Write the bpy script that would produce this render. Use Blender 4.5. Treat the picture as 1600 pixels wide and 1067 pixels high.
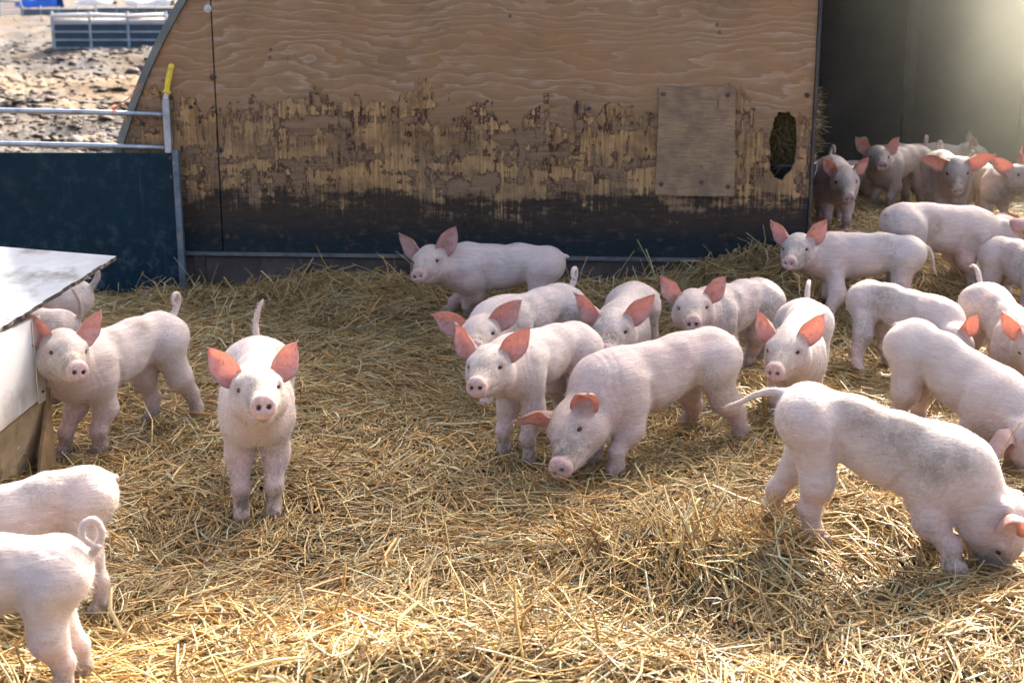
import bpy, bmesh, math, random
import numpy as np
from mathutils import Vector, Matrix, Quaternion

for _o in list(bpy.data.objects):
    bpy.data.objects.remove(_o)
scene = bpy.context.scene
COL = scene.collection

# ------------------------------------------------------------------ camera, sky, sun, exposure
SUN_AZ, SUN_EL = math.radians(24.0), math.radians(35.5)
cam_d = bpy.data.cameras.new("camera")
cam_d.lens = 50.0
cam_d.sensor_width = 36.0
cam_d.clip_start = 0.05
cam_d.clip_end = 1500.0
cam_d.dof.use_dof = True
cam_d.dof.focus_distance = 4.4
cam_d.dof.aperture_fstop = 5.0
cam = bpy.data.objects.new("camera", cam_d)
cam.location = (0, 0, 1.5)
cam.rotation_euler = (math.radians(90 - 14.2), 0, 0)
COL.objects.link(cam)
scene.camera = cam

world = bpy.data.worlds.new("World")
scene.world = world
world.use_nodes = True
wn = world.node_tree
sky = wn.nodes.new("ShaderNodeTexSky")
sky.sky_type = 'NISHITA'
sky.sun_disc = False
sky.sun_elevation = SUN_EL
sky.sun_rotation = SUN_AZ
sky.air_density = 0.5
sky.dust_density = 7.0
sky.ozone_density = 0.3
bg = wn.nodes["Background"]
wn.links.new(sky.outputs[0], bg.inputs[0])
bg.inputs[1].default_value = 0.15

sun_d = bpy.data.lights.new("sun", 'SUN')
sun_d.energy = 2.0
sun_d.angle = math.radians(0.6)
sun_d.color = (1.0, 0.93, 0.82)
sun = bpy.data.objects.new("sun", sun_d)
to_sun = Vector((math.sin(SUN_AZ) * math.cos(SUN_EL), math.cos(SUN_AZ) * math.cos(SUN_EL), math.sin(SUN_EL)))
sun.rotation_euler = to_sun.to_track_quat('Z', 'Y').to_euler()
sun.location = to_sun * 30
COL.objects.link(sun)

scene.view_settings.view_transform = 'Standard'
scene.view_settings.look = 'None'
scene.view_settings.exposure = 2.52
scene.view_settings.gamma = 1.0
scene.cycles.max_bounces = 8
scene.cycles.diffuse_bounces = 4
scene.cycles.transmission_bounces = 6
scene.cycles.volume_bounces = 1
scene.cycles.use_denoising = True

# ------------------------------------------------------------------ helpers
random.seed(7)
RNG = np.random.default_rng(11)

def tag(o, label=None, cat=None, group=None, kind=None):
    if label: o["label"] = label
    if cat: o["category"] = cat
    if group: o["group"] = group
    if kind: o["kind"] = kind
    return o

def empty(name, loc=(0, 0, 0), rotz=0.0):
    o = bpy.data.objects.new(name, None)
    o.location = loc
    o.rotation_euler = (0, 0, rotz)
    o.empty_display_size = 0.1
    COL.objects.link(o)
    return o

def link(name, me, mat=None, parent=None):
    o = bpy.data.objects.new(name, me)
    COL.objects.link(o)
    if mat is not None:
        for m in (mat if isinstance(mat, (list, tuple)) else [mat]):
            me.materials.append(m)
    if parent is not None:
        o.parent = parent
    return o

def obj(name, bm, mat=None, parent=None, smooth=False):
    bmesh.ops.recalc_face_normals(bm, faces=bm.faces)
    me = bpy.data.meshes.new(name)
    bm.to_mesh(me)
    bm.free()
    if smooth:
        me.polygons.foreach_set("use_smooth", [True] * len(me.polygons))
    return link(name, me, mat, parent)

def add_box(bm, c, d, rot=None, bev=0.0):
    t = bmesh.new()
    bmesh.ops.create_cube(t, size=1.0)
    bmesh.ops.scale(t, vec=d, verts=t.verts)
    if bev > 0:
        bmesh.ops.bevel(t, geom=t.edges[:], offset=bev, segments=2, affect='EDGES', profile=0.5)
    if rot is not None:
        bmesh.ops.rotate(t, matrix=rot, verts=t.verts)
    bmesh.ops.translate(t, vec=c, verts=t.verts)
    merge(bm, t)

def merge(bm, t):
    me = bpy.data.meshes.new("tmp")
    t.to_mesh(me)
    t.free()
    bm.from_mesh(me)
    bpy.data.meshes.remove(me)

def add_tube(bm, pts, r, n=10, caps=True):
    """round tube along a polyline; r a number or one per point"""
    pts = [Vector(p) for p in pts]
    rs = r if isinstance(r, (list, tuple)) else [r] * len(pts)
    rings = []
    up = None
    for i, p in enumerate(pts):
        a = pts[max(i - 1, 0)]
        b = pts[min(i + 1, len(pts) - 1)]
        d = (b - a).normalized()
        if up is None:
            up = d.orthogonal().normalized()
        up = (up - d * up.dot(d)).normalized()
        q = d.cross(up)
        rings.append([bm.verts.new(p + (up * math.cos(k * 2 * math.pi / n) + q * math.sin(k * 2 * math.pi / n)) * rs[i]) for k in range(n)])
    for a, b in zip(rings, rings[1:]):
        for k in range(n):
            bm.faces.new((a[k], a[(k + 1) % n], b[(k + 1) % n], b[k]))
    if caps:
        bm.faces.new(rings[0][::-1])
        bm.faces.new(rings[-1])

def add_plate(bm, outline, holes, place, t0, t1):
    """flat board with holes: 2-D outline, placed by place(u, v, t)"""
    f = bmesh.new()
    loops = []
    for lp in [outline] + list(holes):
        vs = [f.verts.new((u, v, 0)) for u, v in lp]
        loops.append([f.edges.new((vs[k], vs[(k + 1) % len(vs)])) for k in range(len(vs))])
    bmesh.ops.triangle_fill(f, edges=[e for l in loops for e in l], use_beauty=True)
    f.verts.index_update()
    co = [(v.co.x, v.co.y) for v in f.verts]
    tris = [[v.index for v in fc.verts] for fc in f.faces]
    be = [(e.verts[0].index, e.verts[1].index) for l in loops for e in l]
    f.free()
    A = [bm.verts.new(place(u, v, t0)) for u, v in co]
    B = [bm.verts.new(place(u, v, t1)) for u, v in co]
    for t in tris:
        bm.faces.new([A[i] for i in t])
        bm.faces.new([B[i] for i in t][::-1])
    for i, j in be:
        bm.faces.new((A[i], A[j], B[j], B[i]))

class NT:
    """small node-tree writer"""
    def __init__(self, name):
        self.m = bpy.data.materials.new(name)
        self.m.use_nodes = True
        self.t = self.m.node_tree
        self.p = self.t.nodes["Principled BSDF"]
        self.out = self.t.nodes["Material Output"]
    def n(self, typ, ins=None, **kw):
        nd = self.t.nodes.new("ShaderNode" + typ)
        for k, v in kw.items():
            setattr(nd, k, v)
        for k, v in (ins or {}).items():
            self.set(nd.inputs[k], v)
        return nd
    def set(self, sock, v):
        if hasattr(v, "is_output") or isinstance(v, bpy.types.NodeSocket):
            self.t.links.new(v, sock)
        else:
            if sock.type == 'RGBA' and len(v) == 3:
                v = (*v, 1)
            sock.default_value = v
    def P(self, **kw):
        for k, v in kw.items():
            self.set(self.p.inputs[k.replace("_", " ")], v)
    def coord(self, which="Object"):
        return self.n("TexCoord").outputs[which]
    def mapping(self, vec, scale=(1, 1, 1), loc=(0, 0, 0), rot=(0, 0, 0)):
        return self.n("Mapping", {"Vector": vec, "Scale": scale, "Location": loc, "Rotation": rot}).outputs[0]
    def noise(self, vec, scale, detail=4, rough=0.55, dist=0.0):
        return self.n("TexNoise", {"Vector": vec, "Scale": scale, "Detail": detail, "Roughness": rough, "Distortion": dist}).outputs[0]
    def ramp(self, fac, *stops, interp='LINEAR'):
        r = self.n("ValToRGB", {"Fac": fac})
        r.color_ramp.interpolation = interp
        e = r.color_ramp.elements
        while len(e) < len(stops):
            e.new(0.5)
        for el, (pos, c) in zip(e, stops):
            el.position = pos
            el.color = (c, c, c, 1) if isinstance(c, (int, float)) else (*c, 1)
        return r.outputs[0]
    def mix(self, fac, a, b, mode='MIX'):
        m = self.n("Mix", data_type='RGBA', blend_type=mode)
        self.set(m.inputs[0], fac); self.set(m.inputs[6], a); self.set(m.inputs[7], b)
        return m.outputs[2]
    def math(self, op, a, b=0.0, c=None, clamp=False):
        m = self.n("Math", operation=op, use_clamp=clamp)
        self.set(m.inputs[0], a); self.set(m.inputs[1], b)
        if c is not None: self.set(m.inputs[2], c)
        return m.outputs[0]
    def sep(self, vec):
        return self.n("SeparateXYZ", {0: vec}).outputs
    def bump(self, h, strength=0.5, dist=0.01, normal=None):
        b = self.n("Bump", {"Height": h, "Strength": strength, "Distance": dist})
        if normal is not None: self.set(b.inputs["Normal"], normal)
        return b.outputs[0]

def simple_mat(name, col, rough=0.6, metal=0.0, var=0.25, scale=9.0, bump=0.2, stain=None, spec=0.5):
    N = NT(name)
    v = N.coord()
    n1 = N.noise(v, scale, 6, 0.62)
    n2 = N.noise(v, scale * 6, 4, 0.6)
    d = tuple(c * (1 - var) for c in col)
    l = tuple(min(1, c * (1 + var)) for c in col)
    c = N.mix(N.ramp(n1, (0.3, 0.0), (0.7, 1.0)), d, l)
    if stain:
        c = N.mix(N.ramp(N.noise(v, scale * 0.6, 7, 0.7), (0.52, 0.0), (0.64, 1.0)), c, stain)
    N.P(Base_Color=c, Metallic=metal, Roughness=N.ramp(n2, (0.2, max(0.05, rough - 0.15)), (0.8, min(1, rough + 0.15))))
    N.P(Normal=N.bump(n2, bump, 0.004), Specular_IOR_Level=spec)
    return N.m

# ------------------------------------------------------------------ pig model (numpy)
FPX, CX, CY = 2222.0, 800.0, 533.5
CAM_H, CAM_T = 1.5, math.radians(14.2)

def px_ray(x, y):
    a, b = (x - CX) / FPX, (CY - y) / FPX
    c, s = math.cos(CAM_T), math.sin(CAM_T)
    return np.array([a, c + b * s, -s + b * c])

def at_z(x, y, z=0.0):
    d = px_ray(x, y)
    return np.array([0, 0, CAM_H]) + d * ((z - CAM_H) / d[2])

def project(P):
    P = np.asarray(P, float)
    c, s = math.cos(CAM_T), math.sin(CAM_T)
    q = P - np.array([0, 0, CAM_H])
    dep = q[..., 1] * c - q[..., 2] * s
    up = q[..., 1] * s + q[..., 2] * c
    return np.stack([CX + FPX * q[..., 0] / dep, CY - FPX * up / dep], -1)

def rz(a):
    c, s = math.cos(a), math.sin(a)
    return np.array([[c, -s, 0], [s, c, 0], [0, 0, 1.0]])
def ry(a):
    c, s = math.cos(a), math.sin(a)
    return np.array([[c, 0, s], [0, 1.0, 0], [-s, 0, c]])
def rx(a):
    c, s = math.cos(a), math.sin(a)
    return np.array([[1.0, 0, 0], [0, c, -s], [0, s, c]])

PIG0 = dict(X=0, Y=4, yaw=0, s=1.0, tp=0.0, bend=0.0, hh=0.30, hy=0.0, hp=0.0, hr=0.0, npi=0.45, ny=None,
            eL=0.0, eR=0.0, droop=0.0, feet=None, tail='curl', gz=0.0, fat=1.0, flop=0.0, hx=1.11, es=1.0)

def pose(p):
    """Joints of a pig in its own frame (heading +x, unscaled metres)."""
    q = dict(PIG0); q.update(p)
    J = {}
    pel = np.array([-0.21, 0, q['hh']])
    Rt = ry(q['tp'])
    def tor(x, y, z):
        d = x + 0.21
        by = q['bend'] * d * d * 2.0
        return pel + Rt @ np.array([d, y + by, z])
    J['tor'] = tor; J['Rt'] = Rt
    nb = tor(0.185, 0, 0.012)
    hy = q['hy']; ny = q['ny'] if q['ny'] is not None else hy * 0.55
    d = rz(ny) @ ry(-q['npi']) @ np.array([1.0, 0, 0])
    J['nb'] = nb
    sk = nb + 0.165 * d
    R = rz(hy) @ ry(-q['hp']) @ rx(q['hr'])
    J['sk'] = sk; J['R'] = R
    hd = lambda x, y, z: sk + R @ np.array([x * q['hx'], y, z])
    J['hd'] = hd
    K = {}
    K['snout'] = hd(0.176, 0, -0.026)
    for sd, n in ((1, 'L'), (-1, 'R')):
        K['eye' + n] = hd(0.052, sd * 0.060, 0.020)
        b, dr, nn = ear_frame(sd, q['e' + n], q['droop'])
        K['ear' + n] = hd(*(b + dr * 0.118 * q['es']))
        K['earb' + n] = hd(*b)
    K['tail'] = tor(-0.295, 0, 0.045)
    K['rump'] = tor(-0.315, 0, 0.0)
    K['rumptop'] = tor(-0.2, 0, 0.105)
    K['backtop'] = tor(0.0, 0, 0.115)
    K['withers'] = tor(0.15, 0, 0.110)
    for n, x, y in (('FL', .14, .058), ('FR', .14, -.058), ('HL', -.21, .060), ('HR', -.21, -.060)):
        t = tor(x, y, 0); K[n] = np.array([t[0], t[1], 0.0])
    J['K'] = K; J['q'] = q
    return J

def ear_frame(sd, ang, droop):
    """base, direction, inner-face normal in head frame; ang tilts the ear outward, droop forward."""
    base = np.array([-0.025, sd * 0.052, 0.050])
    a = 0.62 + ang
    d = np.array([-0.22, math.sin(a), math.cos(a)])
    d /= np.linalg.norm(d)
    n = np.array([0.90, 0.40, -0.05]); n -= d * n.dot(d); n /= np.linalg.norm(n)
    if droop:
        ax = np.cross(d, n)
        c, s = math.cos(droop), math.sin(droop)
        d, n = d * c + n * s, n * c - d * s
    m = np.array([1, sd, 1.0])
    return base, d * m, n * m

def to_world(p, P):
    q = dict(PIG0); q.update(p)
    P = np.asarray(P, float) * q['s']
    return P @ rz(q['yaw']).T + np.array([q['X'], q['Y'], q['gz']])

# ------------------------------------------------------------------ lie of the land
WALL_O = at_z(290, 466)                      # foot of the boarded hut end at its left seam
WALL_YAW = math.radians(-4.0)
WU = np.array([math.cos(WALL_YAW), math.sin(WALL_YAW)])       # along the wall
WN = np.array([-WU[1], WU[0]])                               # into the hut

def _h2(i, j, s):
    v = np.sin(i * 127.1 + j * 311.7 + s * 74.7) * 43758.5453
    return v - np.floor(v)
def vnoise(x, y, s=0):
    x = np.asarray(x, float); y = np.asarray(y, float)
    i, j = np.floor(x), np.floor(y)
    f, g = x - i, y - j
    f = f * f * (3 - 2 * f); g = g * g * (3 - 2 * g)
    return (_h2(i, j, s) * (1 - f) + _h2(i + 1, j, s) * f) * (1 - g) + (_h2(i, j + 1, s) * (1 - f) + _h2(i + 1, j + 1, s) * f) * g
def sstep(x):
    x = np.clip(x, 0, 1); return x * x * (3 - 2 * x)
def G(x, y):
    """height of the trodden bedding over the flat yard"""
    x = np.asarray(x, float); y = np.asarray(y, float)
    dx, dy = x - WALL_O[0], y - WALL_O[1]
    s = dx * WU[0] + dy * WU[1]
    t = dx * WN[0] + dy * WN[1]
    wall = 0.01 + 0.085 * sstep(s / 0.7) + 0.17 * sstep((s - 1.9) / 1.1)
    wall = wall * (1 - sstep((s - 3.2) / 0.8) * 0.4)
    edge = np.where(t < 0, np.exp(-(t / 0.42) ** 2), 1 - 0.1 * sstep(t / 0.8))
    h = wall * edge
    n = 0.055 * (vnoise(x * 1.7, y * 1.7, 1) - 0.5) + 0.045 * (vnoise(x * 4.1, y * 4.1, 2) - 0.5) + 0.02 * (vnoise(x * 9, y * 9, 3) - 0.5)
    h = h + n * 0.9
    h = h + 0.085 * np.exp(-((x - 0.40) / 0.38) ** 2 - ((y - 3.45) / 0.16) ** 2)
    h = h + 0.07 * np.exp(-((x - 0.95) / 0.3) ** 2 - ((y - 3.75) / 0.18) ** 2)
    h = h + 0.07 * np.exp(-((x + 0.1) / 0.5) ** 2 - ((y - 2.82) / 0.14) ** 2)
    h = h + 0.06 * np.exp(-((x - 1.25) / 0.3) ** 2 - ((y - 3.1) / 0.2) ** 2)
    h = h - 0.04 * np.exp(-((x + 1.0) / 0.35) ** 2 - ((y - 3.2) / 0.5) ** 2)
    return h

# ------------------------------------------------------------------ materials
def mat_pig(ear=False):
    N = NT("pig_ear" if ear else "pig_skin")
    a = N.n("Attribute", attribute_name="skin_mask")
    sp = N.n("SeparateColor", {0: a.outputs["Color"]}).outputs
    rnd = N.n("ObjectInfo").outputs["Random"]
    v0 = N.coord()
    off = N.n("CombineXYZ", {0: N.math('MULTIPLY', rnd, 37.0), 1: N.math('MULTIPLY', rnd, 91.0), 2: N.math('MULTIPLY', rnd, 17.0)}).outputs[0]
    v = N.n("VectorMath", {0: v0, 1: off}, operation='ADD').outputs[0]
    big = N.noise(v, 5.0, 3, 0.5)
    mid = N.noise(v, 22.0, 5, 0.65)
    fine = N.noise(v, 130.0, 3, 0.6)
    hair = N.noise(N.mapping(v, (22, 210, 210)), 1.0, 3, 0.6, 0.4)
    lock = N.noise(N.mapping(v, (9, 85, 70)), 1.0, 4, 0.65, 0.5)
    white = N.mix(rnd, (0.47, 0.385, 0.335), (0.465, 0.345, 0.295))
    pink = (0.45, 0.225, 0.19)
    pf = N.math('ADD', N.math('MULTIPLY', sp[0], 0.85), N.math('MULTIPLY', N.math('SUBTRACT', big, 0.47), 1.1), clamp=True)
    c = N.mix(pf, white, pink)
    c = N.mix(N.math('MULTIPLY', N.ramp(hair, (0.35, 0.0), (0.7, 1.0)), 0.30), c, (0.57, 0.49, 0.415))
    c = N.mix(N.math('MULTIPLY', N.ramp(lock, (0.44, 0.0), (0.62, 1.0)), 0.42), c, (0.60, 0.53, 0.46))
    # grubby smudges on back and flank, mud on face and feet
    sm = N.math('MULTIPLY', N.ramp(N.noise(v, 3.2, 4, 0.6), (0.50, 0.0), (0.66, 1.0)), N.ramp(N.math('ADD', N.math('MULTIPLY', mid, .5), N.math('MULTIPLY', fine, .5)), (0.44, 0.0), (0.58, 1.0)))
    sm = N.math('MULTIPLY', sm, 0.8)
    c = N.mix(sm, c, (0.22, 0.21, 0.19))
    tan = N.math('MULTIPLY', N.ramp(N.n('SeparateColor', {0: a.outputs['Color']}).outputs[1], (0.0, 0.0), (0.5, 1.0)), 0.45)
    c = N.mix(tan, c, (0.40, 0.315, 0.225))
    df = N.math('MULTIPLY', sp[1], N.ramp(N.math('ADD', N.math('MULTIPLY', mid, .6), N.math('MULTIPLY', fine, .4)), (0.42, 0.04), (0.56, 1.0)), clamp=True)
    c = N.mix(df, c, N.mix(fine, (0.05, 0.042, 0.032), (0.19, 0.155, 0.115)))
    sc = N.ramp(N.noise(N.mapping(v, (60, 14, 60)), 1.0, 2, 0.5), (0.72, 0.0), (0.76, 1.0))
    c = N.mix(N.math('MULTIPLY', sc, 0.5), c, (0.36, 0.2, 0.18))
    dots = N.n("TexVoronoi", {"Vector": v, "Scale": 34.0, "Randomness": 1.0})
    dk_ = N.math('MULTIPLY', N.ramp(dots.outputs["Distance"], (0.06, 1.0), (0.13, 0.0)), N.ramp(N.n("SeparateColor", {0: dots.outputs["Color"]}).outputs[0], (0.88, 0.0), (0.92, 0.6)))
    c = N.mix(dk_, c, (0.10, 0.07, 0.06))
    N.P(Base_Color=c, Roughness=0.62, Specular_IOR_Level=0.25)
    N.P(Sheen_Weight=0.12, Sheen_Roughness=0.45, Sheen_Tint=(1, 0.95, 0.9, 1))
    h = N.math('ADD', N.math('MULTIPLY', hair, 0.7), N.math('MULTIPLY', fine, 0.5))
    h = N.math('ADD', h, N.math('ADD', N.math('MULTIPLY', mid, 0.9), N.math('MULTIPLY', lock, 1.1)))
    nb = N.bump(h, 0.55, 0.004)
    N.P(Normal=nb)
    if ear:
        ci = N.mix(sp[2], c, N.mix(mid, (0.50, 0.335, 0.295), (0.60, 0.465, 0.42)))
        ci = N.mix(N.math('MULTIPLY', N.ramp(N.noise(v, 45, 4, 0.7), (0.53, 0.0), (0.66, 1.0)), N.math('MULTIPLY', sp[2], 0.7)), ci, (0.20, 0.115, 0.09))
        ci = N.mix(N.math('MULTIPLY', sp[1], 0.75), ci, (0.23, 0.115, 0.09))
        vein = N.n('TexVoronoi', {'Vector': N.mapping(v, (26, 26, 14)), 'Scale': 1.0}, feature='DISTANCE_TO_EDGE').outputs['Distance']
        ci = N.mix(N.math('MULTIPLY', N.ramp(vein, (0.0, 0.5), (0.07, 0.0)), sp[2]), ci, (0.42, 0.19, 0.165))
        N.P(Base_Color=ci)
        tr = N.n("BsdfTranslucent", {"Color": (0.95, 0.50, 0.38, 1), "Normal": nb})
        mx = N.n("MixShader", {0: 0.36, 1: N.p.outputs[0], 2: tr.outputs[0]})
        N.t.links.new(mx.outputs[0], N.out.inputs[0])
    else:
        N.P(Subsurface_Weight=0.12, Subsurface_Radius=(0.016, 0.006, 0.004), Subsurface_Scale=1.0)
    return N.m

def mat_straw():
    N = NT("straw")
    a = N.n("Attribute", attribute_name="straw_tint").outputs["Color"]
    v = N.coord()
    c = N.mix(N.math('MULTIPLY', N.noise(v, 160, 2, 0.5), 0.55), a, (0.10, 0.065, 0.03))
    N.P(Base_Color=c, Roughness=0.42, Specular_IOR_Level=0.5)
    tr = N.n("BsdfTranslucent", {"Color": N.mix(0.5, a, (0.75, 0.45, 0.12))})
    mx = N.n("MixShader", {0: 0.22, 1: N.p.outputs[0], 2: tr.outputs[0]})
    N.t.links.new(mx.outputs[0], N.out.inputs[0])
    return N.m

def mat_ground():
    N = NT("ground_soil")
    v = N.n("NewGeometry").outputs["Position"]
    xyz = N.sep(v)
    n1 = N.noise(v, 2.0, 8, 0.65)
    n2 = N.noise(v, 14.0, 6, 0.7)
    soil = N.mix(N.ramp(n2, (0.3, 0.0), (0.7, 1.0)), (0.06, 0.043, 0.025), (0.20, 0.14, 0.08))
    # the trampled field: pale dried mud, wet dark mud, blown straw in bands
    f1 = N.noise(N.mapping(v, (0.8, 0.45, 1)), 1.6, 8, 0.7)
    f2 = N.noise(N.mapping(v, (0.6, 0.25, 1)), 0.5, 5, 0.6)
    mud = N.mix(N.ramp(f1, (0.42, 0.0), (0.58, 1.0)), (0.022, 0.020, 0.018), (0.105, 0.095, 0.085))
    mud = N.mix(N.ramp(f2, (0.47, 0.0), (0.56, 1.0)), mud, N.mix(N.ramp(n2, (0.35, 0.0), (0.65, 1.0)), (0.04, 0.028, 0.018), (0.12, 0.088, 0.055)))
    bandy = N.math('ADD', xyz[1], N.math('MULTIPLY', N.math('SUBTRACT', f2, 0.5), 9.0))
    tanb = N.ramp(N.math('MULTIPLY', bandy, 0.01), (0.155, 0.0), (0.175, 1.0), (0.225, 1.0), (0.25, 0.0))
    mud = N.mix(N.math('MULTIPLY', tanb, 0.8), mud, N.mix(N.ramp(n2, (0.35, 0.0), (0.65, 1.0)), (0.07, 0.045, 0.025), (0.27, 0.19, 0.105)))
    far = N.math('MULTIPLY', N.math('SUBTRACT', xyz[1], 8.0), 0.6, clamp=True)
    N.P(Base_Color=N.mix(far, soil, mud), Roughness=N.ramp(f1, (0.35, 0.65), (0.6, 0.9)), Specular_IOR_Level=0.12)
    N.P(Normal=N.bump(N.math('ADD', n1, n2), 0.7, 0.06))
    return N.m

def mat_plywood():
    N = NT("weathered_plywood")
    v = N.coord()
    x, y, z = N.sep(v)
    # wavy face grain (runs along the board) and fibrous under-ply (runs up and down)
    warp = N.noise(N.mapping(v, (0.75, 1.0, 2.4)), 1.6, 4, 0.55)
    zz = N.math('ADD', N.math('MULTIPLY', z, 21.0), N.math('MULTIPLY', warp, 11.0))
    saw = N.math('FRACT', zz)
    ring = N.ramp(saw, (0.0, 0.0), (0.55, 0.35), (0.86, 1.0), (1.0, 0.0))
    fib = N.noise(N.mapping(v, (6, 1, 130)), 1.0, 5, 0.65)
    blot = N.noise(v, 3.0, 6, 0.65)
    face = N.mix(ring, (0.275, 0.172, 0.10), (0.47, 0.37, 0.28))
    face = N.mix(N.ramp(fib, (0.35, 0.0), (0.7, 0.8)), face, (0.27, 0.155, 0.075))
    face = N.mix(N.ramp(N.noise(N.mapping(v, (2.2, 1, 6)), 1.0, 7, 0.7), (0.50, 0.0), (0.64, 0.6)), face, (0.17, 0.115, 0.072))
    face = N.mix(N.ramp(blot, (0.42, 0.0), (0.62, 0.75)), face, (0.33, 0.19, 0.095))
    brown = N.ramp(z, (0.80, 0.85), (1.10, 0.0))
    face = N.mix(brown, face, N.mix(N.ramp(fib, (0.3, 0.0), (0.7, 1.0)), (0.10, 0.062, 0.038), (0.30, 0.198, 0.118)))
    vf = N.noise(N.mapping(v, (75, 1, 3.0)), 1.0, 5, 0.65)
    under = N.mix(N.ramp(vf, (0.32, 0.0), (0.66, 1.0)), (0.225, 0.128, 0.058), (0.54, 0.345, 0.16))
    under = N.mix(N.ramp(N.noise(v, 7, 4, 0.6), (0.42, 0.0), (0.58, 0.85)), under, N.mix(vf, (0.10, 0.062, 0.035), (0.29, 0.18, 0.095)))
    # how far the face ply is peeled away: most at gate height, ragged along the grain
    rag = N.noise(N.mapping(v, (2.6, 1, 11)), 1.0, 8, 0.62)
    rag2 = N.noise(N.mapping(v, (32, 1, 4.5)), 1.0, 6, 0.65)
    lift = N.noise(N.mapping(v, (1.1, 1, 0.5)), 1.0, 3, 0.5)
    zt = N.math('ADD', z, N.math('MULTIPLY', N.math('SUBTRACT', lift, 0.5), 0.65))
    zt = N.math('ADD', zt, N.math('MULTIPLY', N.math('SUBTRACT', N.noise(N.mapping(v, (4.5, 1, 2.5)), 1.0, 4, 0.6), 0.5), 0.75))
    band = N.ramp(zt, (0.36, 0.25), (0.55, 0.80), (0.80, 0.70), (0.97, 0.66), (1.14, 0.46), (1.32, 0.0))
    peel = N.math('ADD', N.math('MULTIPLY', N.math('SUBTRACT', rag, 0.5), 2.3), N.math('MULTIPLY', N.math('SUBTRACT', rag2, 0.5), 1.6))
    peel = N.math('ADD', N.math('ADD', peel, band), 0.275)
    pm = N.ramp(peel, (0.925, 0.0), (0.945, 1.0))
    edge = N.ramp(peel, (0.76, 0.0), (0.88, 1.0), (0.945, 1.0), (0.985, 0.0))
    # dark red paint left in the torn edges
    redm = N.math('MULTIPLY', edge, N.ramp(N.noise(N.mapping(v, (11, 1, 6)), 1.0, 6, 0.7), (0.49, 0.0), (0.55, 1.0)))
    redm = N.math('MULTIPLY', redm, N.ramp(z, (0.38, 0.0), (0.48, 1.0), (1.13, 1.0), (1.22, 0.0)))
    streak = N.math('MULTIPLY', N.ramp(N.noise(N.mapping(v, (42, 1, 7)), 1.0, 5, 0.7), (0.57, 0.0), (0.62, 1.0)), pm)
    c = N.mix(pm, face, under)
    c = N.mix(N.math('MULTIPLY', edge, 0.35), c, (0.10, 0.065, 0.04))
    c = N.mix(N.math('MAXIMUM', N.math('MULTIPLY', redm, 0.92), N.math('MULTIPLY', streak, 0.85)), c, N.mix(vf, (0.035, 0.018, 0.016), (0.085, 0.034, 0.028)))
    c = N.mix(N.ramp(N.noise(v, 1.4, 5, 0.6), (0.45, 0.0), (0.7, 0.30)), c, (0.33, 0.245, 0.17))
    # soot-dark teal paint along the foot of the board
    zd = N.math('ADD', z, N.math('ADD', N.math('MULTIPLY', N.math('SUBTRACT', vf, 0.5), 0.26), N.math('MULTIPLY', N.math('SUBTRACT', N.noise(N.mapping(v, (3.5, 1, 9)), 1.0, 7, 0.7), 0.5), 0.62)))
    dk = N.ramp(zd, (0.47, 1.0), (0.53, 0.0))
    wear = N.ramp(N.noise(N.mapping(v, (14, 1, 24)), 1.0, 7, 0.72), (0.53, 0.0), (0.66, 0.8))
    low = N.mix(N.ramp(z, (0.30, 0.0), (0.42, 1.0)), N.mix(N.noise(v, 11, 5, 0.65), (0.006, 0.011, 0.015), (0.026, 0.038, 0.046)), N.mix(fib, (0.018, 0.014, 0.012), (0.085, 0.060, 0.044)))
    low = N.mix(wear, low, (0.10, 0.068, 0.042))
    c = N.mix(dk, c, low)
    # nail stains
    spots = N.n("TexVoronoi", {"Vector": N.mapping(v, (1, 0.0, 1)), "Scale": 7.0, "Randomness": 1.0}).outputs["Distance"]
    c = N.mix(N.ramp(spots, (0.03, 0.8), (0.085, 0.0)), c, (0.05, 0.035, 0.028))
    c = N.mix(1.0, c, (0.93, 0.90, 0.81), 'MULTIPLY')
    N.P(Base_Color=c, Roughness=0.82, Specular_IOR_Level=0.15)
    h = N.math('ADD', N.math('MULTIPLY', pm, -1.0), N.math('MULTIPLY', N.mix(pm, fib, vf), 0.55))
    h = N.math('ADD', h, N.math('MULTIPLY', ring, 0.16))
    N.P(Normal=N.bump(h, 0.9, 0.006))
    return N.m

def mat_gate_sheet():
    N = NT("teal_sheet")
    v = N.coord()
    n = N.noise(v, 3.0, 6, 0.65)
    s = N.noise(N.mapping(v, (30, 1, 3)), 1.0, 5, 0.6)
    c = N.mix(n, (0.003, 0.017, 0.027), (0.006, 0.029, 0.044))
    z = N.sep(v)[2]
    sc = N.math('MULTIPLY', N.ramp(N.noise(v, 13, 7, 0.75), (0.49, 0.0), (0.66, 1.0)), N.ramp(z, (0.0, 0.9), (0.45, 0.16), (0.72, 0.3)))
    c = N.mix(sc, c, (0.075, 0.10, 0.11))
    c = N.mix(N.ramp(s, (0.62, 0.0), (0.75, 0.18)), c, (0.12, 0.16, 0.18))
    N.P(Base_Color=c, Roughness=N.ramp(n, (0.3, 0.32), (0.7, 0.6)), Specular_IOR_Level=0.12)
    N.P(Normal=N.bump(n, 0.15, 0.02))
    return N.m

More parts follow.
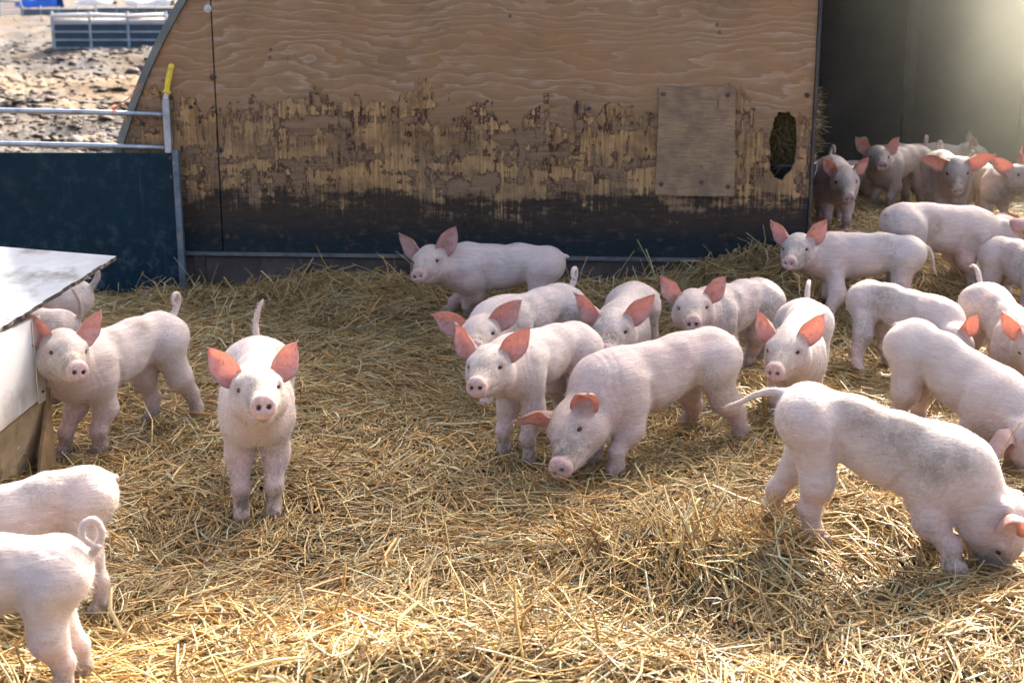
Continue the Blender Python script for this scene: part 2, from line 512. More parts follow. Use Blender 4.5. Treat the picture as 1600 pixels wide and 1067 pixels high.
def mat_dirty_white():
    N = NT("dirty_white_board")
    v = N.coord()
    z = N.sep(v)[2]
    n = N.noise(v, 6, 7, 0.7)
    s = N.noise(N.mapping(v, (8, 8, 2.2)), 1.0, 6, 0.7)
    zz = N.math('ADD', z, N.math('MULTIPLY', N.math('SUBTRACT', n, 0.5), 0.35))
    d = N.ramp(zz, (0.10, 1.0), (0.30, 0.0))
    c = N.mix(N.ramp(n, (0.3, 0), (0.7, 1)), (0.66, 0.64, 0.58), (0.80, 0.78, 0.72))
    c = N.mix(N.math('MULTIPLY', d, 0.9), c, N.mix(s, (0.08, 0.05, 0.022), (0.33, 0.215, 0.105)))
    c = N.mix(N.ramp(s, (0.60, 0.0), (0.72, 0.6)), c, (0.28, 0.19, 0.10))
    N.P(Base_Color=c, Roughness=0.5, Normal=N.bump(s, 0.2, 0.004))
    return N.m

PIG, EAR = mat_pig(), mat_pig(True)
STRAW, SOIL, PLY, TEAL, DWHITE = mat_straw(), mat_ground(), mat_plywood(), mat_gate_sheet(), mat_dirty_white()
def mat_eye():
    N = NT("pig_eye")
    N.P(Base_Color=(0.018, 0.012, 0.010), Roughness=0.08, Specular_IOR_Level=0.6)
    return N.m
EYE = mat_eye()
GALV = simple_mat("galvanised_steel", (0.34, 0.38, 0.41), 0.42, 0.75, 0.3, 14)
IRON = simple_mat("dark_iron", (0.055, 0.055, 0.055), 0.5, 0.6, 0.4, 18, stain=(0.11, 0.06, 0.035))
RUST = simple_mat("rusty_bolt", (0.10, 0.065, 0.045), 0.7, 0.4, 0.4, 40)
ZINC = simple_mat("zinc_washer", (0.50, 0.50, 0.49), 0.4, 0.8, 0.2, 40)
TRIM = simple_mat("grey_green_trim", (0.13, 0.15, 0.13), 0.6, 0.2, 0.3, 8, stain=(0.22, 0.2, 0.15))
SKIRT = simple_mat("dark_skirting_board", (0.050, 0.040, 0.033), 0.8, 0, 0.5, 7, stain=(0.09, 0.07, 0.055))
TIN = simple_mat("roof_tin", (0.045, 0.048, 0.048), 0.7, 0.2, 0.3, 5, stain=(0.05, 0.035, 0.022))
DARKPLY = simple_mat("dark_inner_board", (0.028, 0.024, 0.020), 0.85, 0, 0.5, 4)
LID = simple_mat("pale_grey_lid", (0.235, 0.25, 0.265), 0.9, 0, 0.2, 6, 0.1, stain=(0.13, 0.13, 0.125), spec=0.1)
EDGE = simple_mat("torn_lid_edge", (0.05, 0.04, 0.03), 0.9, 0, 0.7, 60, 0.8, stain=(0.3, 0.24, 0.16))
ALU = simple_mat("dull_metal_strip", (0.60, 0.57, 0.48), 0.45, 0.3, 0.15, 8, stain=(0.45, 0.38, 0.28))
BROWNB = simple_mat("brown_stained_board", (0.30, 0.19, 0.085), 0.75, 0, 0.5, 7, 0.4, stain=(0.09, 0.055, 0.03))
YELLOW = simple_mat("yellow_grip", (0.72, 0.52, 0.03), 0.5, 0, 0.15, 30, 0.2, stain=(0.28, 0.22, 0.06))
TWINE = simple_mat("orange_twine", (0.62, 0.20, 0.12), 0.8, 0, 0.2, 60)
BUCKET = simple_mat("black_bucket", (0.030, 0.036, 0.042), 0.5, 0, 0.3, 12)
HURDLE = simple_mat("hurdle_steel", (0.30, 0.35, 0.38), 0.5, 0.5, 0.2, 4)
HSHEET = simple_mat("hurdle_sheet", (0.035, 0.060, 0.075), 0.6, 0, 0.3, 2)
WHITEP = simple_mat("white_rail", (0.70, 0.64, 0.56), 0.6, 0, 0.15, 3)
BLUEP = simple_mat("blue_plastic", (0.02, 0.12, 0.50), 0.45, 0, 0.2, 3)
def mat_bristle():
    N = NT("pale_bristle")
    a = N.n("Attribute", attribute_name="skin_mask").outputs["Color"]
    g = N.n("SeparateColor", {0: a}).outputs[1]
    c = N.mix(g, (0.58, 0.515, 0.44), (0.22, 0.18, 0.13))
    N.P(Base_Color=c, Roughness=0.5)
    tr = N.n("BsdfTranslucent", {"Color": c})
    mx = N.n("MixShader", {0: 0.4, 1: N.p.outputs[0], 2: tr.outputs[0]})
    N.t.links.new(mx.outputs[0], N.out.inputs[0])
    return N.m
BRISTLE = mat_bristle()

# ------------------------------------------------------------------ ground: one sheet to the horizon
def build_ground():
    ya = np.concatenate([np.linspace(-12, 0.2, 14), np.linspace(0.3, 2.2, 20), np.linspace(2.24, 8.5, 260), np.linspace(8.55, 13, 70), np.geomspace(13.2, 120, 230), np.geomspace(125, 900, 30)])
    xs = np.linspace(-1, 1, 276)
    Y, T = np.meshgrid(ya, xs, indexing='ij')
    half = np.where(Y < 13, 4.6, 4.6 + (Y - 13) * 0.75)
    X = np.where(np.abs(T) <= .8, T / .8 * half, np.sign(T) * (half + ((np.abs(T) - .8) / .2) ** 2 * (30 + np.abs(Y) * 1.6)))
    # sheet must also cover what lies beside the camera
    Z = G(X, Y) * np.clip((11.5 - Y) / 1.5, 0, 1) - 0.035
    far = np.clip((Y - 8.5) / 4, 0, 1) * (X < -0.5 + 0 * X)
    lump = 0.30 * (vnoise(X * 1.5, Y * 0.9, 5) - 0.42) + 0.26 * (vnoise(X * 0.55, Y * 0.4, 6) - 0.45) + 0.10 * (vnoise(X * 4, Y * 2.6, 7) - 0.5)
    Z = Z + np.clip((Y - 8.5) / 4, 0, 1) * lump * np.clip(1.25 - Y / 120, 0, 1)
    nyy, nxx = Y.shape
    V = np.stack([X, Y, Z], -1).reshape(-1, 3)
    i = np.arange(nyy - 1)[:, None] * nxx + np.arange(nxx - 1)[None]
    F = np.stack([i, i + 1, i + nxx + 1, i + nxx], -1).reshape(-1, 4)
    me = bpy.data.meshes.new("ground")
    me.from_pydata(V.tolist(), [], F.tolist())
    me.polygons.foreach_set("use_smooth", np.ones(len(F), bool))
    o = link("ground", me, SOIL)
    tag(o, "trampled earth under the straw running out to a muddy field", "ground", kind="structure")
build_ground()

# ------------------------------------------------------------------ straw bedding
def straw_mesh(P, ang, tilt, L, W, tint, seed):
    """bent three-sided stems; P base centres"""
    rg = np.random.default_rng(seed)
    n = len(P)
    seg = 3
    d = np.stack([np.cos(ang) * np.cos(tilt), np.sin(ang) * np.cos(tilt), np.sin(tilt)], 1)
    sd = np.stack([-np.sin(ang), np.cos(ang), np.zeros(n)], 1)
    up = np.cross(d, sd)
    b1 = rg.normal(0, 0.11, n) * L
    b2 = rg.normal(-0.02, 0.06, n) * L
    kink = rg.normal(0, .05, n) * L * (rg.random(n) < .3)
    roll = rg.uniform(0, 2 * np.pi, n)
    rings = []
    for k in range(seg + 1):
        t = k / seg - 0.5
        c = P + d * (L * t)[:, None] + sd * (b1 * (t * t * 4 - .5) + (kink if k == 1 else 0))[:, None] + up * (b2 * (t * t * 4 - .5))[:, None]
        w = W * (1.0 if k < seg else 0.7)
        ring = []
        for m in range(3):
            a = roll + m * 2 * np.pi / 3
            fl = 1.0
            ring.append(c + sd * (np.cos(a) * w * 0.58)[:, None] + up * (np.sin(a) * w * 0.40 * fl)[:, None])
        rings.append(np.stack(ring, 1))
    V = np.stack(rings, 1)                       # n, seg+1, 3, 3
    V = V.reshape(n, -1, 3)
    q = []
    for k in range(seg):
        for m in range(3):
            q.append([k * 3 + m, k * 3 + (m + 1) % 3, (k + 1) * 3 + (m + 1) % 3, (k + 1) * 3 + m])
    q = np.array(q)
    F = (q[None] + (np.arange(n) * (seg + 1) * 3)[:, None, None]).reshape(-1, 4)
    C = np.repeat(tint, (seg + 1) * 3, 0)
    return V.reshape(-1, 3), F, C

TINTS = np.array([[.59, .425, .20], [.54, .355, .135], [.47, .325, .145], [.63, .51, .30], [.35, .23, .095], [.215, .138, .066], [.44, .36, .18], [.67, .585, .41]])
TW = np.array([.22, .17, .17, .12, .12, .09, .07, .04])

def make_straw(n, rg, area, lift, tiltsd, lens, wid, seed, tints=TW, stand=0.0):
    P = area(n, rg)
    n = len(P)
    # lie direction follows loose sweeps
    sweep = vnoise(P[:, 0] * 1.3, P[:, 1] * 1.3, 21) * 2.4 * np.pi
    ang = np.where(rg.random(n) < .55, sweep + rg.normal(0, .55, n), rg.uniform(0, 2 * np.pi, n))
    L = rg.gamma(3.2, lens / 3.2, n).clip(.012, .27)
    W = rg.uniform(.5, 1.25, n) * wid * np.where(rg.random(n) < .10, rg.uniform(1.4, 2.4, n), 1.0)
    e = .04
    gx = (G(P[:, 0] + e, P[:, 1]) - G(P[:, 0] - e, P[:, 1])) / (2 * e)
    gy = (G(P[:, 0], P[:, 1] + e) - G(P[:, 0], P[:, 1] - e)) / (2 * e)
    slope = np.arctan(gx * np.cos(ang) + gy * np.sin(ang))
    tilt = slope + rg.normal(0, tiltsd, n)
    st = rg.random(n) < stand
    tilt = np.where(st, rg.uniform(.35, 1.15, n) * rg.choice([-1, 1], n), tilt)
    z = G(P[:, 0], P[:, 1]) + rg.uniform(lift[0], lift[1], n) + np.where(st, np.abs(np.sin(tilt)) * L * .30, np.abs(np.sin(tilt - slope)) * L * .22)
    C = TINTS[rg.choice(len(TINTS), n, p=tints / tints.sum())]
    C = np.minimum(C * np.array([1.56, 1.50, 1.30]), .88) * rg.uniform(.58, 1.16, (n, 1)) * (0.66 + 0.42 * vnoise(P[:, 0] * 2.3, P[:, 1] * 2.3, 33) + .22 * vnoise(P[:, 0] * 7, P[:, 1] * 7, 34))[:, None]
    return straw_mesh(np.stack([P[:, 0], P[:, 1], z], 1), ang, tilt, L, W, C, seed)

def wall_ok(x, y, m=0.0):
    s = (x - WALL_O[0]) * WU[0] + (y - WALL_O[1]) * WU[1]
    t = (x - WALL_O[0]) * WN[0] + (y - WALL_O[1]) * WN[1]
    return (t < -m) | (s > 3.14 + m * .3)

def area_yard(n, rg):
    d = rg.random(int(n * 1.6))
    y = 2.25 + (7.3 - 2.25) * d ** 1.0
    hw = 0.47 * y + 0.35
    # area grows with the width; thin by width to stay even, a little denser close by
    keep = rg.random(len(y)) < hw / hw.max() * (1.35 - .35 * d)
    y = y[keep]; hw = hw[keep]
    x = rg.uniform(-1, 1, len(y)) * hw
    thin = vnoise(x * 1.9, y * 1.9, 40) * .6 + vnoise(x * 5, y * 5, 41) * .4
    bare = np.exp(-((x + 1.0) / .4) ** 2 - ((y - 3.3) / .45) ** 2) * .08
    ok = (thin - bare > .0 + rg.random(len(x)) * .2) & wall_ok(x, y, .03)
    return np.stack([x[ok], y[ok]], 1)[:n]

def area_hut(n, rg):
    y = rg.uniform(6.6, 9.6, n * 2)
    x = rg.uniform(1.35, 4.2, n * 2)
    s = (x - WALL_O[0]) * WU[0] + (y - WALL_O[1]) * WU[1]
    t = (x - WALL_O[0]) * WN[0] + (y - WALL_O[1]) * WN[1]
    ok = (s > 2.3) & (s < 5.2) & (t > .05)
    return np.stack([x[ok], y[ok]], 1)[:n]

def area_foot(n, rg):
    s = rg.uniform(-.1, 3.3, n)
    t = -np.abs(rg.normal(0, .17, n)) - .03
    return np.stack([WALL_O[0] + WU[0] * s + WN[0] * t, WALL_O[1] + WU[1] * s + WN[1] * t], 1)

def area_pix(pts):
    def f(n, rg):
        out = []
        for (px, py, r, wgt) in pts:
            c = at_z(px, py, .03)
            m = int(n * wgt)
            out.append(np.stack([rg.normal(c[0], r, m), rg.normal(c[1], r * .8, m)], 1))
        return np.concatenate(out)
    return f

def build_straw():
    rg = np.random.default_rng(5)
    parts = [
        make_straw(62000, rg, area_yard, (-.028, -.004), .10, .11, .0040, 1, TW * np.array([.6, .9, 1, .5, 2, 3, 1, .2])),
        make_straw(92000, rg, area_yard, (-.012, .012), .10, .105, .0040, 2),
        make_straw(30000, rg, area_yard, (.0, .018), .13, .125, .0043, 3, TW * np.array([1.3, 1, 1, 1.6, .7, .4, 1, 1.6])),
        make_straw(1500, rg, area_yard, (.0, .015), .3, .11, .0042, 4, TW, stand=.85),
        make_straw(15000, rg, area_hut, (-.01, .02), .16, .13, .0048, 5),
        make_straw(4200, rg, area_foot, (.0, .02), .24, .15, .0048, 6, TW, stand=.05),
        make_straw(34000, rg, area_yard, (-.004, .014), .22, .032, .0042, 9, TW * np.array([1, 1, 1, 1.2, 1.5, 1.5, 1, 1])),
        make_straw(2600, rg, area_pix([(1050, 880, .16, .45), (760, 1010, .25, .35), (1190, 850, .12, .2)]), (.0, .035), .35, .13, .0045, 7, TW, stand=.15),
    ]
    Vs, Fs, Cs = [], [], []
    b = 0
    for V, F, C in parts:
        Vs.append(V); Fs.append(F + b); Cs.append(C); b += len(V)
    V, F, C = np.concatenate(Vs), np.concatenate(Fs), np.concatenate(Cs)
    me = bpy.data.meshes.new("straw_bedding")
    me.vertices.add(len(V)); me.loops.add(F.size); me.polygons.add(len(F))
    me.vertices.foreach_set("co", V.astype(np.float32).ravel())
    me.loops.foreach_set("vertex_index", F.astype(np.int32).ravel())
    me.polygons.foreach_set("loop_start", np.arange(0, F.size, 4, dtype=np.int32))
    me.update(calc_edges=True)
    at = me.attributes.new("straw_tint", 'FLOAT_COLOR', 'POINT')
    at.data.foreach_set("color", np.concatenate([C, np.ones((len(C), 1))], 1).astype(np.float32).ravel())
    o = link("straw_bedding", me, STRAW)
    tag(o, "loose golden straw bedding strewn thickly over the whole pig yard", "straw", kind="stuff")
build_straw()

# ------------------------------------------------------------------ the arched pig hut
ARC_S, ARC_R, ARC_Z = 2.465, 2.89, -0.226
def wall_px(x, y, t=0.0):
    """picture point -> (s, z) on the hut's end board"""
    d = px_ray(x, y)
    n3 = np.array([WN[0], WN[1], 0])
    o = np.array([0, 0, CAM_H])
    k = (np.array([WALL_O[0] + WN[0] * t, WALL_O[1] + WN[1] * t, 0]) - o).dot(n3) / d.dot(n3)
    p = o + d * k
    return (p[0] - WALL_O[0]) * WU[0] + (p[1] - WALL_O[1]) * WU[1], p[2]

hut = empty("pig_hut", (WALL_O[0], WALL_O[1], 0), WALL_YAW)
tag(hut, "arched pig hut with a worn peeling plywood front and dark open doorway", "hut")
SEAM = wall_px(338, 180)[0]
S_R = wall_px(1266, 250)[0]
Z_RAIL = wall_px(700, 398)[1]
H_TOP = 2.75
def arc_pts(r, a0, a1, n):
    return [(ARC_S + r * math.cos(a0 + (a1 - a0) * i / n), ARC_Z + r * math.sin(a0 + (a1 - a0) * i / n)) for i in range(n + 1)]
pl = lambda s, z, t: (s, t, z)

def rough_loop(pts, amp, seed, n=6):
    rg = random.Random(seed)
    out = []
    for k in range(len(pts)):
        a, b = pts[k], pts[(k + 1) % len(pts)]
        for i in range(n):
            f = i / n
            out.append((a[0] + (b[0] - a[0]) * f + rg.uniform(-amp, amp), a[1] + (b[1] - a[1]) * f + rg.uniform(-amp, amp)))
    return out

def build_hut():
    r = ARC_R - 0.004
    zr = Z_RAIL + 0.004
    # main sheet: from the seam to the doorway, arched top, the chewed hole near the doorway
    top = [p for p in arc_pts(r, math.radians(60), math.radians(150), 60) if SEAM + .004 < p[0] < S_R]
    za = ARC_Z + math.sqrt(r * r - (SEAM + .004 - ARC_S) ** 2)
    zb = ARC_Z + math.sqrt(max(r * r - (S_R - ARC_S) ** 2, 0))
    outl = [(SEAM + .004, zr), (S_R, zr), (S_R, zb)] + top + [(SEAM + .004, za)]
    hole = [wall_px(x, y) for x, y in ((1216, 176), (1234, 175), (1243, 188), (1245, 215), (1243, 245), (1236, 268), (1222, 281), (1210, 278), (1203, 262), (1203, 235), (1201, 218), (1207, 200), (1211, 184))]
    hole = rough_loop(hole, .0045, 3, 3)
    bm = bmesh.new()
    add_plate(bm, outl, [hole], pl, 0.0, 0.019)
    obj("front_sheet", bm, PLY, hut)
    # narrow sheet between the arch and the seam
    bm = bmesh.new()
    z0 = 0.02
    z0 -= ARC_Z
    topl = [p for p in arc_pts(r, math.radians(180 - math.degrees(math.asin(z0 / r))), math.radians(90), 70) if p[0] < SEAM - .004]
    outl2 = [(SEAM - .004, zr)] + [(SEAM - .004, za)] + topl[::-1]
    outl2 = outl2 + [(topl[0][0], zr)] if topl[0][1] < zr else outl2
    outl2 = [p for p in outl2 if p[1] >= zr - 1e-6]
    add_plate(bm, outl2, [], pl, 0.0025, 0.0205)
    obj("side_sheet", bm, PLY, hut)
    # arch trim, doorway post, rail, skirting
    bm = bmesh.new()
    A = arc_pts(ARC_R - .002, math.radians(1), math.radians(179), 90)
    B = arc_pts(ARC_R + .032, math.radians(1), math.radians(179), 90)
    for (t0, t1) in ((-.014, .03),):
        va = [[bm.verts.new((s, t, z)) for s, z in P] for P, t in ((A, t0), (B, t0), (B, t1), (A, t1))]
        for k in range(90):
            for c in range(4):
                a, b = va[c], va[(c + 1) % 4]
                bm.faces.new((a[k], a[k + 1], b[k + 1], b[k]))
    obj("arch_trim", bm, TRIM, hut)
    bm = bmesh.new()
    add_box(bm, (S_R + .009, .008, (zb + .0) / 2), (.014, .048, zb - .02), bev=.002)
    obj("door_post", bm, IRON, hut)
    bm = bmesh.new()
    add_box(bm, ((S_R - .12) / 2 + .02, -.006, Z_RAIL - .008), (S_R + .14, .03, .018), bev=.002)
    obj("bottom_rail", bm, GALV_D, hut)
    bm = bmesh.new()
    add_box(bm, (S_R / 2 + .02, .012, (Z_RAIL - .02) / 2 - .04), (S_R + .18, .022, Z_RAIL + .05), bev=.003)
    sk = obj("skirting_board", bm, SKIRT, hut)
    bm = bmesh.new()
    s_, z_ = wall_px(313, 415)
    add_box(bm, (s_, -.004, z_ + .005), (.055, .008, .12), bev=.002)
    obj("bracket", bm, IRON, hut)
    # screwed-on patch
    c = [wall_px(x, y) for x, y in ((1030, 136), (1149, 135), (1147, 307), (1024, 304))]
    pt = rough_loop(c, .0025, 9, 8)
    bm = bmesh.new()
    add_plate(bm, pt, [], pl, -.0155, -.001)
    patch = obj("patch_board", bm, PATCH, hut)
    for x, y in ((1036, 147), (1137, 148), (1033, 287), (1137, 291), (1096, 284)):
        s, z = wall_px(x, y)
        bm = bmesh.new()
        add_tube(bm, [(s, -.0165, z), (s, -.021, z), (s, -.0235, z)], [.011, .010, .004], 10)
        obj("screw", bm, RUST, patch)
    for x, y, m, r_ in ((325, 14, ZINC, .019), (333, 121, RUST, .016), (343, 235, IRON, .016), (920, 170, IRON, .011), (1261, 149, IRON, .011), (1259, 323, IRON, .011), (223, 194, IRON, .011), (298, 168, IRON, .010), (356, 370, IRON, .014), (480, 253, IRON, .009), (652, 251, IRON, .009)):
        s, z = wall_px(x, y)
        bm = bmesh.new()
        add_tube(bm, [(s, -.0005, z), (s, -.0055, z), (s, -.0056, z)], [r_, r_ * .96, r_ * .55], 14)
        add_tube(bm, [(s, -.0057, z), (s, -.011, z), (s, -.0135, z)], [r_ * .5, r_ * .46, r_ * .2], 10)
        obj("bolt", bm, m, hut)
    # tin roof with a missing panel over the doorway side, end wall
    D = 3.5
    na, nt = 150, 2
    bm = bmesh.new()
    def roof(a0, a1, t0, t1):
        n = max(4, int((a1 - a0) / math.pi * 130))
        for rr, fl in ((ARC_R + .003, 1),):
            rows = []
            m = max(2, int((t1 - t0) / .038))
            for i in range(n + 1):
                a = a0 + (a1 - a0) * i / n
                row = []
                for k in range(m + 1):
                    t = t0 + (t1 - t0) * k / m
                    w = rr + .009 * math.cos(t / .076 * 2 * math.pi)
                    row.append(bm.verts.new((ARC_S + w * math.cos(a), t, ARC_Z + w * math.sin(a))))
                rows.append(row)
            for i in range(n):
                for k in range(m):
                    bm.faces.new((rows[i][k], rows[i][k + 1], rows[i + 1][k + 1], rows[i + 1][k]))
    R_ = math.radians
    roof(R_(0), R_(HOLE_A[0]), .03, D)
    roof(R_(HOLE_A[1]), R_(180), .03, D)
    roof(R_(HOLE_A[0]), R_(HOLE_A[1]), .03, HOLE_T[0])
    roof(R_(HOLE_A[0]), R_(HOLE_A[1]), HOLE_T[1], GAP_T[0])          # second gap, added near the back to let sun onto the doorway pigs
    roof(R_(HOLE_A[0]), R_(GAP_A[0]), GAP_T[0], GAP_T[1])
    roof(R_(GAP_A[1]), R_(HOLE_A[1]), GAP_T[0], GAP_T[1])
    roof(R_(HOLE_A[0]), R_(HOLE_A[1]), GAP_T[1], D)
    obj("tin_roof", bm, TIN, hut, True)
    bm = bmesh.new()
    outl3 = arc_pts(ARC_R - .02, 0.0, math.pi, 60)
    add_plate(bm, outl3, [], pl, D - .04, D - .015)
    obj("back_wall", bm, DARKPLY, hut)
    for t in (.45, 1.85, 2.85):
        bm = bmesh.new()
        add_tube(bm, [(s, t, z) for s, z in arc_pts(ARC_R - .034, math.radians(5), math.radians(175), 60)], .022, 8)
        obj("arch_rib", bm, GALV_D, hut, True)
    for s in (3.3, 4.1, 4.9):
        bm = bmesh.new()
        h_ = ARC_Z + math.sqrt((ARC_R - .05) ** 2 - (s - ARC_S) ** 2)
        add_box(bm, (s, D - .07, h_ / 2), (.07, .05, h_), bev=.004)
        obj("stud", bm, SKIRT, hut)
GAP_A, GAP_T = (28.5, 46.0), (2.55, 3.4)
HOLE_A, HOLE_T = (28.0, 65.5), (0.55, 1.6)
GALV_D = simple_mat("dull_grey_rail", (0.10, 0.12, 0.13), 0.5, 0.5, 0.4, 14, stain=(0.2, 0.15, 0.08))
def mat_patch():
    N = NT("patch_plywood")
    v = N.coord()
    g = N.noise(N.mapping(v, (9, 1, 150)), 1.0, 5, 0.65)
    n = N.noise(v, 9, 7, 0.7)
    c = N.mix(N.ramp(g, (0.3, 0.0), (0.7, 1.0)), (0.15, 0.094, 0.048), (0.36, 0.24, 0.125))
    c = N.mix(N.ramp(n, (0.44, 0.0), (0.64, 0.8)), c, (0.14, 0.095, 0.058))
    c = N.mix(N.ramp(N.noise(N.mapping(v, (30, 1, 8)), 1.0, 5, 0.7), (0.62, 0.0), (0.68, 0.85)), c, (0.07, 0.04, 0.03))
    N.P(Base_Color=c, Roughness=0.8, Normal=N.bump(g, 0.5, 0.003))
    return N.m
PATCH = mat_patch()
build_hut()

def hut_w(s, t, z):
    return (WALL_O[0] + WU[0] * s + WN[0] * t, WALL_O[1] + WU[1] * s + WN[1] * t, z)

# bucket and hay seen through the chewed hole
def build_bucket():
    s, z = wall_px(1224, 262, .22)
    bm = bmesh.new()
    zb = 0.2
    pr = [(.10, zb), (.115, zb + .02), (.150, z + .015), (.158, z + .018), (.158, z + .030), (.148, z + .030), (.140, z + .012), (.10, zb + .03)]
    n = 28
    rings = []
    for r, zz in pr:
        rings.append([bm.verts.new((r * math.cos(k * 2 * math.pi / n), r * math.sin(k * 2 * math.pi / n), zz - zb)) for k in range(n)])
    for a, b in zip(rings, rings[1:]):
        for k in range(n):
            bm.faces.new((a[k], a[(k + 1) % n], b[(k + 1) % n], b[k]))
    bm.faces.new(rings[0]); bm.faces.new(rings[-1])
    o = obj("bucket", bm, BUCKET, None, True)
    o.location = hut_w(s, .24, zb)
    tag(o, "black feed bucket under the hay behind the chewed hole", "bucket")
    for sd in (1,):
        bm = bmesh.new()
        add_tube(bm, [(.159 * math.cos(a), .159 * math.sin(a) , z - zb + .02 - .10 * math.sin((a - 3.3) / 2.9 * math.pi)) for a in np.linspace(3.3, 6.2, 14)], .003, 6)
        obj("handle", bm, IRON, o, True)
    # crate block the bucket stands on is the piled bedding itself
    return s, z, zb
BK = build_bucket()

def build_hay():
    rg = np.random.default_rng(31)
    s0, z0 = wall_px(1226, 215, .3)
    n = 7000
    u = rg.normal(0, 1, (n, 3))
    u /= np.linalg.norm(u, axis=1)[:, None]
    rad = rg.random(n) ** .45
    c = u * rad[:, None] * np.array([.15, .12, .30])
    P = np.zeros((n, 3))
    for i, k in enumerate((0, 1)):
        P[:, i] = (WALL_O[i] + WU[i] * (s0 - .02) + WN[i] * .21) + c[:, 0] * WU[i] + c[:, 1] * WN[i]
    P[:, 2] = np.maximum(z0 + .06 + c[:, 2], BK[1] + .03)
    ang = rg.uniform(0, 2 * np.pi, n); tilt = rg.normal(0, .7, n)
    L = rg.uniform(.05, .2, n); W = rg.uniform(.0018, .0036, n)
    C = np.array([[.17, .15, .06], [.28, .23, .10], [.10, .09, .04], [.36, .29, .13]])[rg.integers(0, 4, n)]
    V, F, C = straw_mesh(P, ang, tilt, L, W, C, 8)
    me = bpy.data.meshes.new("hay")
    me.from_pydata(V.tolist(), [], F.tolist())
    at = me.attributes.new("straw_tint", 'FLOAT_COLOR', 'POINT')
    at.data.foreach_set("color", np.concatenate([C, np.ones((len(C), 1))], 1).astype(np.float32).ravel())
    o = link("hay", me, STRAW)
    tag(o, "dull green hay heaped over the bucket just inside the doorway", "hay", kind="stuff")
build_hay()

# ------------------------------------------------------------------ gate beside the hut
def build_gate():
    g0 = at_z(284, 463)
    yaw = math.radians(-1.0)
    gate = empty("yard_gate", (g0[0] + .045, g0[1] - .10, 0), yaw)
    tag(gate, "dark teal sheeted yard gate with galvanised rails and end post", "gate")
    sc = 1.0 / 316.0
    ztop = .715
    L = 2.6
    bm = bmesh.new()
    add_box(bm, (-L / 2 - .03, 0, ztop / 2 + .012), (L, .004, ztop - .025), bev=.001)
    obj("sheet_panel", bm, TEAL, gate)
    bm = bmesh.new()
    add_box(bm, (-.006, -.016, ztop / 2 + .005), (.030, .032, ztop + .02), bev=.003)
    obj("edge_angle", bm, GALV_T, gate)
    bm = bmesh.new()
    add_box(bm, (-.046, .020, 0.965 / 2 + .01), (.034, .034, 0.94), bev=.004)
    obj("end_post", bm, GALV, gate)
    for z, nm in ((.742, .0), (.898, .012)):
        bm = bmesh.new()
        pts = [(-L, .02, z + .006), (-2.2, .02, z + .006), (-1.4, .02, z + .008), (-.85, .02, z + .012), (-.4, .02, z + .004), (-.064, .02, z - .006)]
        add_tube(bm, pts, .0125, 12)
        obj("rail", bm, GALV, gate, True)
    for x, z in ((-.035, .69), (-.035, .06), (-.035, .60)):
        bm = bmesh.new()
        add_tube(bm, [(x, -.003, z), (x, -.007, z), (x, -.009, z)], [.010, .009, .004], 10)
        obj("bolt", bm, RUST, gate)
    return gate
GALV_T = simple_mat("scuffed_edge_steel", (0.10, 0.14, 0.17), 0.5, 0.4, 0.4, 12, stain=(0.25, 0.24, 0.22))
gate = build_gate()
bpy.context.view_layer.update()

def build_knife():
    M = gate.matrix_world
    base = M @ Vector((-.046, .020, 0.975))
    k = empty("knife", base)
    k.rotation_euler = (0, math.radians(12), 0)
    tag(k, "yellow handled knife stuck upright in the top of the gate post", "knife")
    bm = bmesh.new()
    prof = [(-.006, .0, .020, .011), (.004, .002, .019, .011), (.014, 0, .0125, .010), (.04, -.001, .0135, .0105), (.075, .0, .0145, .011), (.105, .002, .0135, .0105), (.125, .004, .0145, .010), (.134, .004, .009, .006)]
    rings = []
    for z, x, rx_, ry_ in prof:
        rings.append([bm.verts.new((x + rx_ * math.cos(a * math.pi / 7), ry_ * math.sin(a * math.pi / 7), z + .022)) for a in range(14)])
    for a, b in zip(rings, rings[1:]):
        for i in range(14):
            bm.faces.new((a[i], a[(i + 1) % 14], b[(i + 1) % 14], b[i]))
    bm.faces.new(rings[0][::-1]); bm.faces.new(rings[-1])
    obj("handle", bm, YELLOW, k, True)
    bm = bmesh.new()
    add_box(bm, (0, 0, -.02), (.022, .0022, .075))
    obj("blade", bm, ZINC, k)
build_knife()

def build_twine():
    M = gate.matrix_world
    p = [at_z(220, 132, 0)]
    def gp(px, py):
        d = px_ray(px, py); k = (gate.location.y + .0) / d[1]
        q = np.array([0, 0, CAM_H]) + d * k
        return Vector(q)
    bm = bmesh.new()
    a = gp(222, 131); b = gp(200, 155); c = gp(178, 171)
    add_tube(bm, [a, a.lerp(b, .35) + Vector((0, 0, .012)), b, b.lerp(c, .6) + Vector((0, 0, .006)), c], .0016, 6)
    add_tube(bm, [a + Vector((-.004, 0, -.01)), b + Vector((.012, 0, .004)), b.lerp(c, .5) + Vector((.006, 0, .008)), c + Vector((.006, -.004, .002))], .0014, 6)
    d = gp(197, 185)
    add_tube(bm, [b + Vector((-.006, 0, -.01)), gp(196, 172), d, gp(199, 194)], .0014, 6)
    cc = gp(178, 171)
    for o_ in (-.006, 0, .006):
        add_tube(bm, [(cc.x + o_, cc.y + .012 + .0165 * math.cos(t), cc.z + .0165 * math.sin(t)) for t in np.linspace(0, 6.28, 13)], .0018, 6)
    o = obj("twine", bm, TWINE, None, True)
    tag(o, "frayed orange baling twine tied round the top gate rail", "twine")
build_twine()

HOPPER = simple_mat("stained_hopper_board", (0.36, 0.27, 0.16), 0.7, 0, 0.5, 5, 0.3, stain=(0.10, 0.065, 0.035), spec=0.2)
